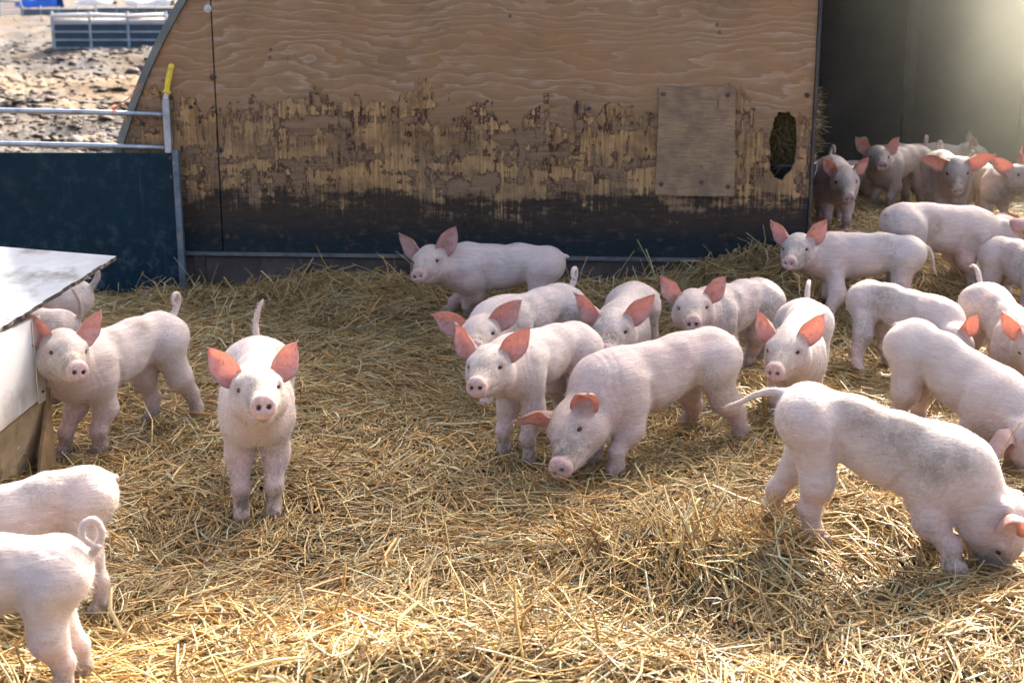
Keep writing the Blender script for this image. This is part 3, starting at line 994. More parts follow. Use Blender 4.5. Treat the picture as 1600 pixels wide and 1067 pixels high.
# ------------------------------------------------------------------ feed box at the left edge
def build_box():
    C1 = np.array([*at_z(79, 722)[:2], 0.0])
    C0 = np.array([*at_z(0, 783)[:2], 0.0])
    d = (C0 - C1); d /= np.linalg.norm(d)
    box = empty("feed_box", tuple(C1), math.atan2(d[1], d[0]))
    tag(box, "white feed box with an overhanging grey lid and stained foot", "feed box")
    inv = np.array([[d[0], d[1]], [-d[1], d[0]]])
    def loc(px, py, z):
        w = at_z(px, py, z)
        a = inv @ (w[:2] - C1[:2])
        return a[0], a[1], z
    Hh = .485
    side = 1.0 if True else -1
    # local x runs along the visible side towards the camera; the inside of the box is on -y (away from the yard)
    bm = bmesh.new()
    Lx = 1.15
    y0, y1 = (-.012, 0)
    for a, b in (((0, .215), (Lx, .16)),):
        add_plate(bm, [(0, .225), (Lx, .150), (Lx, Hh), (0, Hh)], [], lambda u, v, t: (u, t, v), -.014, 0)
    obj("side_panel", bm, DWHITE, box)
    bm = bmesh.new()     # hopper foot slopes in
    vs = [(0, 0, .224), (Lx, 0, .149), (Lx, -.16, -.03), (0.03, -.05, -.03)]
    f1 = [bm.verts.new(v) for v in vs]
    f2 = [bm.verts.new((v[0], v[1] - .014, v[2])) for v in vs]
    bm.faces.new(f1); bm.faces.new(f2[::-1])
    for k in range(4):
        bm.faces.new((f1[k], f1[(k + 1) % 4], f2[(k + 1) % 4], f2[k]))
    obj("hopper_side", bm, HOPPER, box)
    bm = bmesh.new()     # brown end board seen past the hopper side
    outl = rough_loop([(.004, -.03), (.004, .235), (-.004, .235), (-.01, .1), (-.012, -.03)], .0, 1, 1)
    add_plate(bm, [(-.40, -.04), (.012, -.04), (.012, .245), (-.40, .245)], [], lambda u, v, t: (-.0 + t, u, v), -.016, -.003)
    obj("end_board", bm, BROWNB, box)
    bm = bmesh.new()
    add_plate(bm, [(-.004, -.03), (.115, -.03), (.085, .06), (.03, .15), (.0, .232), (-.004, .232)], [], lambda u, v, t: (u, t, v), .002, .012)
    obj("corner_board", bm, BROWNB, box)
    bm = bmesh.new()
    add_plate(bm, [(-.45, .245), (-.001, .245), (-.001, Hh), (-.45, Hh)], [], lambda u, v, t: (t, u, v), -.016, -.003)
    obj("end_panel", bm, DWHITE, box)
    bm = bmesh.new()
    add_box(bm, (.028, .0035, .345), (.058, .004, .268), bev=.0015)
    st = obj("corner_strip", bm, ALU, box)
    bm = bmesh.new()
    add_tube(bm, [(.028, .006, .245), (.028, .010, .245), (.028, .012, .245)], [.005, .0045, .002], 10)
    obj("rivet", bm, RUST, st)
    bm = bmesh.new()
    add_tube(bm, [(.135, -.055, .10), (.137, -.045, .106), (.138, -.042, .107)], [.020, .019, .010], 14)
    obj("bolt", bm, GALV, box)
    # lid: a stiff sheet with a torn edge, tipped up towards the back
    P1 = loc(183, 402, .60); P2 = loc(0, 387, .615)
    E0 = loc(0, 517, .495)
    e = np.array(E0) - np.array(P1)
    E1 = np.array(P1) + e * 2.4
    b = np.array(P2) - np.array(P1)
    P3 = np.array(P1) + b * 2.2
    P4 = E1 + b * 2.2
    nrm = np.cross(b, e); nrm /= np.linalg.norm(nrm)
    if nrm[2] < 0: nrm = -nrm
    rg = random.Random(4)
    edge = []
    N_ = 90
    dirp = b / np.linalg.norm(b)
    for i in range(N_ + 1):
        f = i / N_
        edge.append(np.array(P1) + (E1 - np.array(P1)) * f + dirp * rg.uniform(0, .008))
    loop = edge + [P4, P3]
    bm = bmesh.new()
    tv = [bm.verts.new(p + nrm * .004) for p in loop]
    bv = [bm.verts.new(p - nrm * .010) for p in loop]
    bm.faces.new(tv); bm.faces.new(bv[::-1])
    for k in range(len(loop)):
        fc = bm.faces.new((tv[k], tv[(k + 1) % len(loop)], bv[(k + 1) % len(loop)], bv[k]))
        fc.material_index = 1
    lid = obj("lid", bm, [LID, EDGE], box)
    q = loc(42, 466, .52)
    bm = bmesh.new()
    for i in range(5):
        t = bmesh.new()
        bmesh.ops.create_icosphere(t, subdivisions=2, radius=.008)
        for v in t.verts: v.co *= rg.uniform(.7, 1.2)
        bmesh.ops.scale(t, vec=(1.2, 1.2, .5), verts=t.verts)
        bmesh.ops.translate(t, vec=(q[0] + rg.uniform(-.015, .015), q[1] + rg.uniform(-.015, .015), q[2] + .0045), verts=t.verts)
        merge(bm, t)
    obj("mud_clod", bm, IRON, lid, True)
build_box()

# ------------------------------------------------------------------ pig body: one skin grown over the posed skeleton
def smin(a, b, k):
    h = np.maximum(k - np.abs(a - b), 0.0) / k
    return np.minimum(a, b) - h * h * k * 0.25

class Field:
    def __init__(self, lo, hi, h):
        self.h = h
        self.o = np.array(lo, float)
        self.n = np.ceil((np.array(hi) - self.o) / h).astype(int) + 1
        self.ax = [(self.o[i] + h * np.arange(self.n[i])) for i in range(3)]
        self.D = np.full(self.n, 0.2, np.float32)
    def box(self, lo, hi):
        sl = []
        for i in range(3):
            a = int(np.clip(math.floor((lo[i] - self.o[i]) / self.h), 0, self.n[i]))
            b = int(np.clip(math.ceil((hi[i] - self.o[i]) / self.h) + 1, 0, self.n[i]))
            sl.append(slice(a, b))
        return tuple(sl)
    def pts(self, sl):
        return (self.ax[0][sl[0]][:, None, None], self.ax[1][sl[1]][None, :, None], self.ax[2][sl[2]][None, None, :])
    def cone(self, a, b, r1, r2, k, sub=False, flat=None):
        """round cone from a to b; flat=(axis, factor) squashes it across an axis"""
        a = np.asarray(a, float); b = np.asarray(b, float)
        m = max(r1, r2) + k + 2 * self.h
        sl = self.box(np.minimum(a, b) - m, np.maximum(a, b) + m)
        if any(s.stop <= s.start for s in sl): return
        x, y, z = self.pts(sl)
        dx, dy, dz = x - a[0], y - a[1], z - a[2]
        e = b - a
        L2 = max(e.dot(e), 1e-9)
        t = np.clip((dx * e[0] + dy * e[1] + dz * e[2]) / L2, 0, 1)
        qx, qy, qz = dx - t * e[0], dy - t * e[1], dz - t * e[2]
        if flat is not None:
            nx, ny, nz = flat[0]
            pr = (qx * nx + qy * ny + qz * nz) * (flat[1] - 1)
            qx = qx + pr * nx; qy = qy + pr * ny; qz = qz + pr * nz
        d = np.sqrt(qx * qx + qy * qy + qz * qz) - (r1 + (r2 - r1) * t)
        if sub:
            self.D[sl] = -smin(-self.D[sl], d, k)
        else:
            self.D[sl] = smin(self.D[sl], d, k)
    def ball(self, c, r, k, sub=False):
        self.cone(c, np.asarray(c, float) + 1e-6, r, r, k, sub)
    def mesh(self):
        D, h = self.D, self.h
        S = D < 0
        nx, ny, nz = D.shape
        acc = np.zeros((nx - 1, ny - 1, nz - 1, 3), np.float32)
        cnt = np.zeros((nx - 1, ny - 1, nz - 1), np.float32)
        quads = []
        for ax in range(3):
            lo = [slice(None)] * 3; hi = [slice(None)] * 3
            lo[ax] = slice(0, -1); hi[ax] = slice(1, None)
            A, B = D[tuple(lo)], D[tuple(hi)]
            cr = S[tuple(lo)] != S[tuple(hi)]
            I = np.argwhere(cr)
            a, b = A[cr], B[cr]
            t = a / (a - b)
            P = I.astype(np.float32); P[:, ax] += t
            o1, o2 = [i for i in range(3) if i != ax]
            for s1 in (0, -1):
                for s2 in (0, -1):
                    C = I.copy(); C[:, o1] += s1; C[:, o2] += s2
                    ok = (C[:, o1] >= 0) & (C[:, o2] >= 0) & (C[:, o1] < D.shape[o1] - 1) & (C[:, o2] < D.shape[o2] - 1)
                    c = C[ok]
                    np.add.at(acc, (c[:, 0], c[:, 1], c[:, 2]), P[ok])
                    np.add.at(cnt, (c[:, 0], c[:, 1], c[:, 2]), 1)
            inn = (I[:, o1] > 0) & (I[:, o2] > 0) & (I[:, o1] < D.shape[o1] - 1) & (I[:, o2] < D.shape[o2] - 1)
            J = I[inn]; inside = (a < 0)[inn]
            q = []
            for s1, s2 in ((-1, -1), (0, -1), (0, 0), (-1, 0)):
                C = J.copy(); C[:, o1] += s1; C[:, o2] += s2
                q.append(C)
            q = np.stack(q, 1)
            flip = inside if ax != 1 else ~inside
            q[~flip] = q[~flip][:, ::-1]
            quads.append(q)
        m = cnt > 0
        idx = np.full(cnt.shape, -1, np.int64)
        idx[m] = np.arange(m.sum())
        V = acc[m] / cnt[m][:, None] * h + self.o
        Q = np.concatenate(quads)
        F = idx[Q[..., 0], Q[..., 1], Q[..., 2]]
        return V, F[(F >= 0).all(1)]

def smooth_mesh(V, F, it=2, lam=0.5):
    e = np.concatenate([F[:, [0, 1]], F[:, [1, 2]], F[:, [2, 3]], F[:, [3, 0]]])
    e = np.concatenate([e, e[:, ::-1]])
    deg = np.bincount(e[:, 0], minlength=len(V))[:, None]
    for k in range(it * 2):
        s = np.stack([np.bincount(e[:, 0], V[e[:, 1], c], len(V)) for c in range(3)], 1) / np.maximum(deg, 1)
        V = V + (s - V) * (lam if k % 2 == 0 else -lam * 1.04)
    return V

TAILS = {   # offsets from the tail root, in the pig's own frame
    'curl': [(0, 0, 0), (-.03, 0, .035), (-.045, .004, .07), (-.03, .012, .098), (-.004, .018, .098), (.006, .022, .072), (-.012, .024, .056)],
    'up': [(0, 0, 0), (-.018, 0, .04), (-.022, .002, .085), (-.012, .010, .125), (.004, .022, .16)],
    'out': [(0, 0, 0), (-.04, 0, .006), (-.085, .004, -.008), (-.13, .006, -.035), (-.165, .006, -.05)],
    'down': [(0, 0, 0), (-.03, 0, -.01), (-.05, .004, -.05), (-.06, .006, -.10), (-.075, .006, -.14)],
    'arch': [(0, 0, 0), (-.022, 0, .045), (-.05, 0, .078), (-.09, 0, .088), (-.12, 0, .08)],
    'stub': [(0, 0, 0), (-.02, 0, .004), (-.035, 0, .0)],
    'loop': [(0, 0, 0), (-.03, 0, .02), (-.045, .002, .06), (-.03, .006, .095), (-.005, .012, .09), (.0, .018, .06), (-.022, .02, .035), (-.04, .02, .03)],
}

def leg_points(J, n, foot):
    tor = J['tor']
    sd = 1 if n[1] == 'L' else -1
    F = np.asarray(foot, float)
    if n[0] == 'F':
        S = tor(.135, sd * .052, -.035)
        d = F - S
        m1 = S + d * .40 + np.array([-.028, sd * .004, 0])
        m2 = S + d * .70 + np.array([.010, 0, 0])
        m3 = S + d * .90 + np.array([-.002, 0, 0])
        return [S, m1, m2, m3, F + np.array([.012, 0, .012])], [.053, .0385, .0260, .0225, .0250]
    S = tor(-.20, sd * .048, -.015)
    d = F - S
    m1 = S + d * .43 + np.array([.010, sd * .008, 0])
    m2 = S + d * .68 + np.array([-.018, 0, 0])
    m3 = S + d * .88 + np.array([-.012, 0, 0])
    return [S, m1, m2, m3, F + np.array([.012, 0, .012])], [.068, .0430, .0280, .0230, .0250]

def ear_mesh(J, sd, q):
    b, d, n = ear_frame(sd, q['eL' if sd > 0 else 'eR'], q['droop'])
    w = np.cross(d, n)
    nu, nv = 16, 11
    U = np.linspace(0, 1, nu)
    prof = np.interp(U, [0, .12, .3, .45, .6, .75, .88, .96, 1], [.026, .036, .0445, .0455, .041, .031, .018, .008, .0022])
    V = []; mask = []
    L = 0.132 * q['es']
    prof = prof * (.5 + .5 * q['es'])
    fl = q['flop']
    for side in (0, 1):
        for i, u in enumerate(U):
            for v in np.linspace(-1, 1, nv):
                wd = prof[i]
                cup = (0.040 * (1 - u) ** 1.2 + 0.014) * (v * v) * (wd / .045)
                lean = v * wd * (1 - .10 * u)
                bendf = 0.030 * u * u + fl * max(0.0, u - .35) ** 1.5
                up = u * L * (1 - .25 * fl * max(0.0, u - .35)) - 0.016 + (0.006 * (1 - v * v) if i == nu - 1 else 0)
                th = (0.0042 * (1 - u * .65) * (1 - abs(v) ** 3 * .75)) * (0.5 if side == 0 else -0.5)
                wob = 0.0035 * math.sin(u * 8 + v * 3 + sd * q.get('ph', 0)) + .0025 * math.sin(u * 15 - v * 5 + q.get('ph', 0))
                p = b + d * up + w * lean + n * (cup + bendf + th + wob - .004)
                V.append(J['hd'](*p))
                mask.append((0.25 + .3 * (1 - side) + .25 * u, (.75 * max(0, .42 - u) / .42) if side == 0 else .08, (1.0 - .85 * max(abs(v) ** 7, u ** 9)) if side == 0 else 0.12))
    F = []
    N_ = nu * nv
    for s in (0, 1):
        for i in range(nu - 1):
            for j in range(nv - 1):
                f = [s * N_ + i * nv + j, s * N_ + i * nv + j + 1, s * N_ + (i + 1) * nv + j + 1, s * N_ + (i + 1) * nv + j]
                F.append(f if s == 0 else f[::-1])
    rim = [i * nv for i in range(nu)] + [(nu - 1) * nv + j for j in range(1, nv)] + [i * nv + nv - 1 for i in range(nu - 2, -1, -1)]
    for a, c in zip(rim, rim[1:]):
        F.append([a, N_ + a, N_ + c, c][::-1])
    F = np.array(F)
    V = np.array(V)
    # make sure the inner sheet faces along n
    f0 = F[0]
    nn = np.cross(V[f0[1]] - V[f0[0]], V[f0[3]] - V[f0[0]])
    if nn.dot(J['R'] @ n) < 0: F = F[:, ::-1]
    return V, F, np.array(mask)

def build_pig(key, p, label, group, h=0.006, bristles=5000):
    J = pose(p); q = J['q']; s = q['s']
    tor, hd, K, Rt, R = J['tor'], J['hd'], J['K'], J['Rt'], J['R']
    fat = q['fat']
    # feet: given picture points land on the bedding, otherwise stand square
    feet = {}
    inv = rz(-q['yaw'])
    org = np.array([q['X'], q['Y'], q['gz']])
    for n in ('FL', 'FR', 'HL', 'HR'):
        w = to_world(p, K[n])
        if q['feet'] and n in q['feet']:
            zz = -0.02
            for _ in range(8):
                w = at_z(*q['feet'][n], zz)
                zz = float(G(w[0], w[1])) + 0.010
        w[2] = float(G(w[0], w[1])) + 0.004
        f = (inv @ (w - org)) / s
        S = tor(.135 if n[0] == 'F' else -.2, (1 if n[1] == 'L' else -1) * .06, -.02)
        dd = f - S
        lim = .36
        hor = math.hypot(dd[0], dd[1])
        if hor > .22:                       # keep every leg within reach
            f[:2] = S[:2] + dd[:2] * .22 / hor
        feet[n] = f
    allp = np.array([K['snout'], K['tail'], tor(-.33, .13, -.1), tor(-.33, -.13, .13), tor(.25, .14, .13), tor(.25, -.14, -.14), hd(-.08, .1, .1), hd(-.08, -.1, -.1), hd(.19, .05, -.09), hd(.19, -.05, .03)] + list(feet.values()))
    tl = np.array(TAILS[q['tail']]) * np.array([1, 1 if q.get('ts', 1) > 0 else -1, 1])
    tb = K['tail']
    tpts = tb + tl @ rz(q.get('tyaw', 0.0)).T
    ext = np.concatenate([2 * tpts[:1] - tpts[1:2], tpts, 2 * tpts[-1:] - tpts[-2:-1]])
    fine = []
    for i in range(len(tpts) - 1):
        a, b_, c_, d_ = ext[i:i + 4]
        for t in (0, .25, .5, .75):
            fine.append(.5 * (2 * b_ + (c_ - a) * t + (2 * a - 5 * b_ + 4 * c_ - d_) * t * t + (3 * b_ - a - 3 * c_ + d_) * t ** 3))
    tpts = np.array(fine + [tpts[-1]])
    allp = np.concatenate([allp, tpts])
    Fd = Field(allp.min(0) - .06, allp.max(0) + .06, h / s)
    side = (Rt @ np.array([0, 1.0, 0]), 1.27)
    # trunk
    sp = [(-.215, .014, .089), (-.10, .022, .088), (.02, .012, .096), (.12, .003, .097), (.185, .006, .084)]
    for (x1, z1, r1), (x2, z2, r2) in zip(sp, sp[1:]):
        Fd.cone(tor(x1, 0, z1), tor(x2, 0, z2), r1 * fat, r2 * fat, .03, flat=side)
    Fd.cone(tor(-.04, 0, -.026), tor(.10, 0, -.034), .067 * fat, .071 * fat, .05)        # belly
    Fd.cone(tor(.16, 0, -.035), tor(.215, 0, -.02), .066, .055, .05)                      # brisket
    Fd.cone(tor(.10, 0, .055), tor(.20, 0, .045), .052, .052, .05)                        # withers
    # rump and shoulder masses, legs
    for n in ('HL', 'HR', 'FL', 'FR'):
        sd = 1 if n[1] == 'L' else -1
        P_, r_ = leg_points(J, n, feet[n])
        if n[0] == 'H':
            Fd.ball(tor(-.235, sd * .042, .010), .074, .04)
        else:
            Fd.cone(tor(.12, sd * .050, .02), tor(.14, sd * .054, -.045), .050, .050, .05)
        for i in range(len(P_) - 1):
            Fd.cone(P_[i], P_[i + 1], r_[i], r_[i + 1], .032 if i < 2 else .018)
    # neck
    sk, nb = J['sk'], J['nb']
    Fd.cone(tor(.16, 0, .012), nb, .089, .081, .06)
    Fd.cone(nb, hd(-.02, 0, -.006), .081, .068, .05)
    Fd.cone(tor(.19, 0, -.03), hd(-.01, 0, -.040), .056, .043, .06)
    # head
    Fd.ball(hd(0, 0, .006), .070, .04)
    Fd.cone(hd(-.01, 0, .030), hd(.05, 0, .022), .052, .046, .03)
    Fd.cone(hd(.035, 0, .004), hd(.150, 0, -.024), .057, .0335, .03)
    for sd in (1, -1):
        Fd.ball(hd(.0, sd * .038, -.026), .044, .035)
        Fd.cone(hd(.03, sd * .026, -.034), hd(.085, sd * .015, -.039), .032, .024, .025)
        Fd.ball(hd(.042, sd * .046, .030), .021, .02)                                     # brow
        Fd.cone(hd(-.045, sd * .040, .026), hd(-.048, sd * .052, .050), .026, .016, .022)    # ear root
    Fd.cone(hd(.03, 0, -.056), hd(.128, 0, -.050), .036, .020, .02)                       # jaw
    Fd.cone(hd(.158, 0, -.025), hd(.168, 0, -.0255), .0365, .0365, .007, flat=(R @ np.array([1.0, 0, 0]), 2.2))
    for sd in (1, -1):
        Fd.cone(hd(.152, sd * .022, -.051), hd(.105, sd * .033, -.050), .0042, .0042, .005, sub=True)
        Fd.cone(hd(.105, sd * .033, -.050), hd(.068, sd * .047, -.040), .0042, .0030, .005, sub=True)
    for sd in (1, -1):
        Fd.cone(hd(.160, sd * .0135, -.026), hd(.186, sd * .0145, -.026), .0066, .0086, .004, sub=True)
        e = hd(.055, sd * .0555, .018)
        Fd.ball(hd(.068, sd * .066, .018), .0150, .012, sub=True)
        Fd.cone(hd(.040, sd * .059, .029), hd(.066, sd * .047, .028), .0060, .0052, .006)
        Fd.cone(hd(.040, sd * .059, .007), hd(.066, sd * .047, .007), .0050, .0045, .006)
    # tail
    rr = np.linspace(.0125, .0052, len(tpts))
    for i in range(len(tpts) - 1):
        Fd.cone(tpts[i], tpts[i + 1], max(rr[i], .62 * h / s), max(rr[i + 1], .62 * h / s), .004 if i else .02)
    eyes = []
    for sd in (1, -1):
        d_ = R @ np.array([.42, sd * .90, .06]); d_ /= np.linalg.norm(d_)
        c0 = hd(.047, sd * .030, .019)
        for t in np.arange(0, .06, .0006):
            c_ = c0 + d_ * t
            ii = np.round((c_ - Fd.o) / Fd.h).astype(int)
            f_ = (c_ - Fd.o) / Fd.h; i0 = np.floor(f_).astype(int); w_ = f_ - i0
            val = sum(Fd.D[i0[0] + a, i0[1] + b_, i0[2] + e_] * (w_[0] if a else 1 - w_[0]) * (w_[1] if b_ else 1 - w_[1]) * (w_[2] if e_ else 1 - w_[2]) for a in (0, 1) for b_ in (0, 1) for e_ in (0, 1))
            if val > 0: break
        eyes.append((c_ + d_ * (-.0022), d_))
    V, F = Fd.mesh()
    V = smooth_mesh(V, F, 2)
    fn_ = np.cross(V[F[:, 2]] - V[F[:, 0]], V[F[:, 3]] - V[F[:, 1]])
    vn_ = np.zeros_like(V)
    for c_ in range(4): np.add.at(vn_, F[:, c_], fn_)
    vn_ /= np.maximum(np.linalg.norm(vn_, axis=1), 1e-9)[:, None]
    sd_ = sum(map(ord, key)) % 13
    wob = (vnoise(V[:, 0] * 17 + V[:, 2] * 9, V[:, 1] * 17 - V[:, 2] * 13 + 5, sd_) - .5) * .006 + (vnoise(V[:, 0] * 38 + V[:, 1] * 21, V[:, 2] * 38 - V[:, 1] * 15, sd_ + 3) - .5) * .0022
    body = sstep((.02 + .30 - np.abs(V[:, 0] + .02)) / .1)
    TVp = (V - tor(-.21, 0, 0)) @ Rt
    sidey = sstep((np.abs(TVp[:, 1]) - .035) / .02)
    crease = -.0065 * np.exp(-((TVp[:, 0] - .268 - .25 * (TVp[:, 2] + .03)) / .013) ** 2) * sidey * sstep((.035 - TVp[:, 2]) / .05)
    crease += -.0055 * np.exp(-((TVp[:, 0] - .085 + .35 * (TVp[:, 2] + .02)) / .015) ** 2) * sidey * sstep((.04 - TVp[:, 2]) / .06)
    for xf in (.385, .41, .432):
        crease += -.0011 * np.exp(-((TVp[:, 0] - xf - .012 * np.sin(TVp[:, 2] * 40)) / .0055) ** 2)
    V = V + vn_ * (wob * np.clip(body, .25, 1) + crease)[:, None]
    nb_v = len(V)
    # colour zones: pink (r), mud and dark nostrils (g), inner ear (b)
    HV = (V - sk) @ R
    HV[:, 0] /= q['hx']
    TV = (V - tor(-.21, 0, 0)) @ Rt
    g = lambda d, r: np.clip(1 - d / r, 0, 1)
    sn = np.linalg.norm(HV - np.array([.172, 0, -.026]), axis=1)
    pink = np.clip(sstep((HV[:, 0] - .146) / .010), 0, 1) * .95
    for sd in (1, -1):
        de = np.linalg.norm((HV - np.array([.055, sd * .058, .018])) * np.array([.8, 1, 1.1]), axis=1)
        pink = np.maximum(pink, .75 * sstep(g(de, .030)))
    zl = V[:, 2]
    pink = np.maximum(pink, .48 * sstep((.24 - zl) / .14))
    hdm = sstep((HV[:, 0] + .10) / .05)
    pink = np.maximum(pink, .34 * sstep((-HV[:, 2] - .005) / .05) * hdm * (HV[:, 0] < .16))
    mud = sstep((.085 - zl) / .07) * .85
    dn = np.linalg.norm((HV - np.array([.128, 0, .004])) * np.array([1, 1.0, 1.1]), axis=1)
    amt = min(1.0, q.get('mud', .6) * 1.25)
    mud = np.maximum(mud, amt * sstep(g(dn, .085) * 1.25) * (HV[:, 0] < .155))
    mud = np.maximum(mud, amt * .35 * sstep(g(np.linalg.norm(HV - np.array([.06, 0, -.0]), axis=1), .15)) * (HV[:, 0] > -.02))
    mud = np.maximum(mud, q.get('chin', .25) * sstep(g(np.linalg.norm(HV - np.array([.15, 0, -.068]), axis=1), .05)) * (HV[:, 0] < .158))
    for sd in (1, -1):                               # darkest tone inside the nostril holes
        dno = np.linalg.norm((HV - np.array([.166, sd * .014, -.026]))[:, 1:], axis=1)
        mud = np.maximum(mud, 1.0 * (dno < .0065) * (HV[:, 0] < .1695) * (HV[:, 0] > .15))
    for (x, z, r, a) in q.get('dirt', []):
        mud = np.maximum(mud, a * sstep(g(np.hypot(TV[:, 0] - x - .21, TV[:, 2] - z), r)))
    mask = np.stack([pink, mud, np.zeros(nb_v)], 1)
    Vs, Fs, Ms, mats = [V], [F], [mask], [np.zeros(len(F), int)]
    base = nb_v
    for sd in (1, -1):
        ev, ef, em = ear_mesh(J, sd, q)
        Vs.append(ev); Fs.append(ef + base); Ms.append(em); mats.append(np.ones(len(ef), int))
        base += len(ev)
    Vall = np.concatenate(Vs) * s
    Fall = np.concatenate(Fs)
    Mall = np.concatenate(Ms)
    Mat = np.concatenate(mats)
    quads = Fall
    loops = quads.ravel()
    starts = np.arange(0, len(loops), 4)
    tri_l = np.zeros(0, int)
    if bristles:
        rg = np.random.default_rng(abs(hash(key)) % 9999 if False else sum(map(ord, key)) * 7)
        vi = rg.integers(0, nb_v, bristles)
        p0 = V[vi]
        # vertex normals
        fn = np.cross(V[F[:, 2]] - V[F[:, 0]], V[F[:, 3]] - V[F[:, 1]])
        vn = np.zeros_like(V)
        for c in range(4): np.add.at(vn, F[:, c], fn)
        vn /= np.maximum(np.linalg.norm(vn, axis=1), 1e-9)[:, None]
        n0 = vn[vi]
        keep = (HV[vi, 0] < .14) & (zl[vi] > .05)
        p0, n0 = p0[keep], n0[keep]
        m0 = Mall[:nb_v][vi][keep] * np.array([.0, .8, 0])
        back = -(Rt @ np.array([1.0, 0, .15]))
        tdir = back - n0 * (n0 @ back)[:, None]
        tdir += np.array([0, 0, -.35])
        tdir += rg.normal(0, .25, tdir.shape)
        tdir /= np.linalg.norm(tdir, axis=1)[:, None]
        ln = rg.uniform(.009, .019, len(p0))[:, None]
        tip = p0 + (tdir * .90 + n0 * .34) * ln
        wv = np.cross(tdir, n0); wv /= np.maximum(np.linalg.norm(wv, axis=1), 1e-9)[:, None]
        wv *= .00065
        tri = np.stack([p0 - wv, p0 + wv, tip], 1).reshape(-1, 3)
        o0 = len(Vall)
        Vall = np.concatenate([Vall, tri * s])
        Mall = np.concatenate([Mall, np.repeat(m0, 3, 0)])
        tri_l = np.arange(o0, o0 + len(tri))
        starts = np.concatenate([starts, len(loops) + np.arange(0, len(tri_l), 3)])
        loops = np.concatenate([loops, tri_l])
        Mat = np.concatenate([Mat, np.full(len(tri_l) // 3, 2)])
    me = bpy.data.meshes.new("piglet")
    me.vertices.add(len(Vall)); me.loops.add(len(loops)); me.polygons.add(len(starts))
    me.vertices.foreach_set("co", Vall.astype(np.float32).ravel())
    me.loops.foreach_set("vertex_index", loops.astype(np.int32))
    me.polygons.foreach_set("loop_start", starts.astype(np.int32))
    me.polygons.foreach_set("material_index", Mat.astype(np.int32))
    me.polygons.foreach_set("use_smooth", np.ones(len(starts), bool))
    me.update(calc_edges=True)
    at = me.attributes.new("skin_mask", 'FLOAT_COLOR', 'POINT')
    at.data.foreach_set("color", np.concatenate([Mall, np.ones((len(Mall), 1))], 1).astype(np.float32).ravel())
    o = link("piglet", me, [PIG, EAR, BRISTLE])
    o.location = org
    o.rotation_euler = (0, 0, q['yaw'])
    tag(o, label, "pig", group)
    for c_, d_ in eyes:
        bm = bmesh.new()
        bmesh.ops.create_uvsphere(bm, u_segments=14, v_segments=10, radius=1.0)
        bmesh.ops.scale(bm, vec=Vector((.0066, .0115, .0086)) * s, verts=bm.verts)
        zx = R @ np.array([0, 0, 1.0]); yy = np.cross(zx, d_); yy /= np.linalg.norm(yy); zz_ = np.cross(d_, yy)
        M = Matrix((d_, yy, zz_)).transposed()
        bmesh.ops.rotate(bm, matrix=M, verts=bm.verts)
        bmesh.ops.translate(bm, vec=c_ * s, verts=bm.verts)
        obj("eye", bm, EYE, o, True)
    return o

# ------------------------------------------------------------------ far field: hurdle pens and gear
def far_pt(px, py):
    p = at_z(px, py, 0.0)
    return p

def make_hurdle(x0, x1, ybase, ytop, depth_label, label, group, white_top=False, sheet=True, n_rail=4, posts=3):
    a = far_pt(x0, ybase); b = far_pt(x1, ybase)
    w = b[0] - a[0]
    hgt = w * (ybase - ytop) / (x1 - x0) * 1.02
    r = empty("hurdle", (a[0], a[1], 0))
    tag(r, label, "hurdle", group)
    bm = bmesh.new()
    for i in range(posts + 1):
        add_box(bm, (w * i / posts, 0, hgt / 2), (.05, .05, hgt + .08))
    for k in range(n_rail):
        add_box(bm, (w / 2, -.03, hgt * (.12 + .62 * k / max(1, n_rail - 1))), (w, .022, .035))
    obj("frame", bm, HURDLE, r)
    if sheet:
        bm = bmesh.new()
        add_box(bm, (w / 2, .03, hgt * .40), (w - .06, .012, hgt * .72))
        obj("sheet_panel", bm, HSHEET, r)
    if white_top:
        bm = bmesh.new()
        add_tube(bm, [(-.02, 0, hgt * .93), (w * .35, 0, hgt * .95), (w * .7, 0, hgt * .92), (w, 0, hgt * .95)], .05, 8)
        add_tube(bm, [(0, .02, hgt * .82), (w * .3, .02, hgt * .80), (w, .02, hgt * .82)], .045, 8)
        obj("white_rail", bm, WHITEP, r, True)
    return r
G_ = "hurdle pens out in the muddy field"
make_hurdle(85, 262, 83, 24, 0, "grey hurdle pen with white top rails standing alone on the mud", None, True, True, 4, 3)
make_hurdle(36, 150, 26, 12, 0, "long low dark hurdle left of centre in the far pen row", G_, False, True, 3, 4)
make_hurdle(152, 275, 25, 10, 0, "long low dark hurdle behind the white railed pen", G_, False, True, 3, 4)
make_hurdle(-60, 34, 26, -2, 0, "pale slatted hurdle at the left end of the far pen row", G_, True, False, 5, 3)

def far_tarp(px0, px1, py, h, mat, name, label, cat, seed):
    a = far_pt(px0, py); b = far_pt(px1, py)
    w = b[0] - a[0]
    rg = random.Random(seed)
    bm = bmesh.new()
    n = 14
    pro = []
    for i in range(n + 1):
        u = i / n
        pro.append((w * u, h * (.75 + .25 * math.sin(u * 7 + seed)) * (1 - .25 * abs(2 * u - 1) ** 3)))
    rows = []
    for t, k in ((-.5, 0.0), (-.4, .8), (-.1, 1.0), (.3, .9), (.5, 0.0)):
        rows.append([bm.verts.new((x, t * 1.4, z * k + (rg.uniform(-.03, .03) if k else 0))) for x, z in pro])
    for r0, r1 in zip(rows, rows[1:]):
        for i in range(n):
            bm.faces.new((r0[i], r0[i + 1], r1[i + 1], r1[i]))
    o = obj(name, bm, mat, None, True)
    o.location = (a[0], a[1], 0)
    tag(o, label, cat)
far_tarp(30, 95, 13, 1.1, BLUEP, "tarpaulin", "bright blue tarpaulin bundle behind the far pens", "tarpaulin", 2)
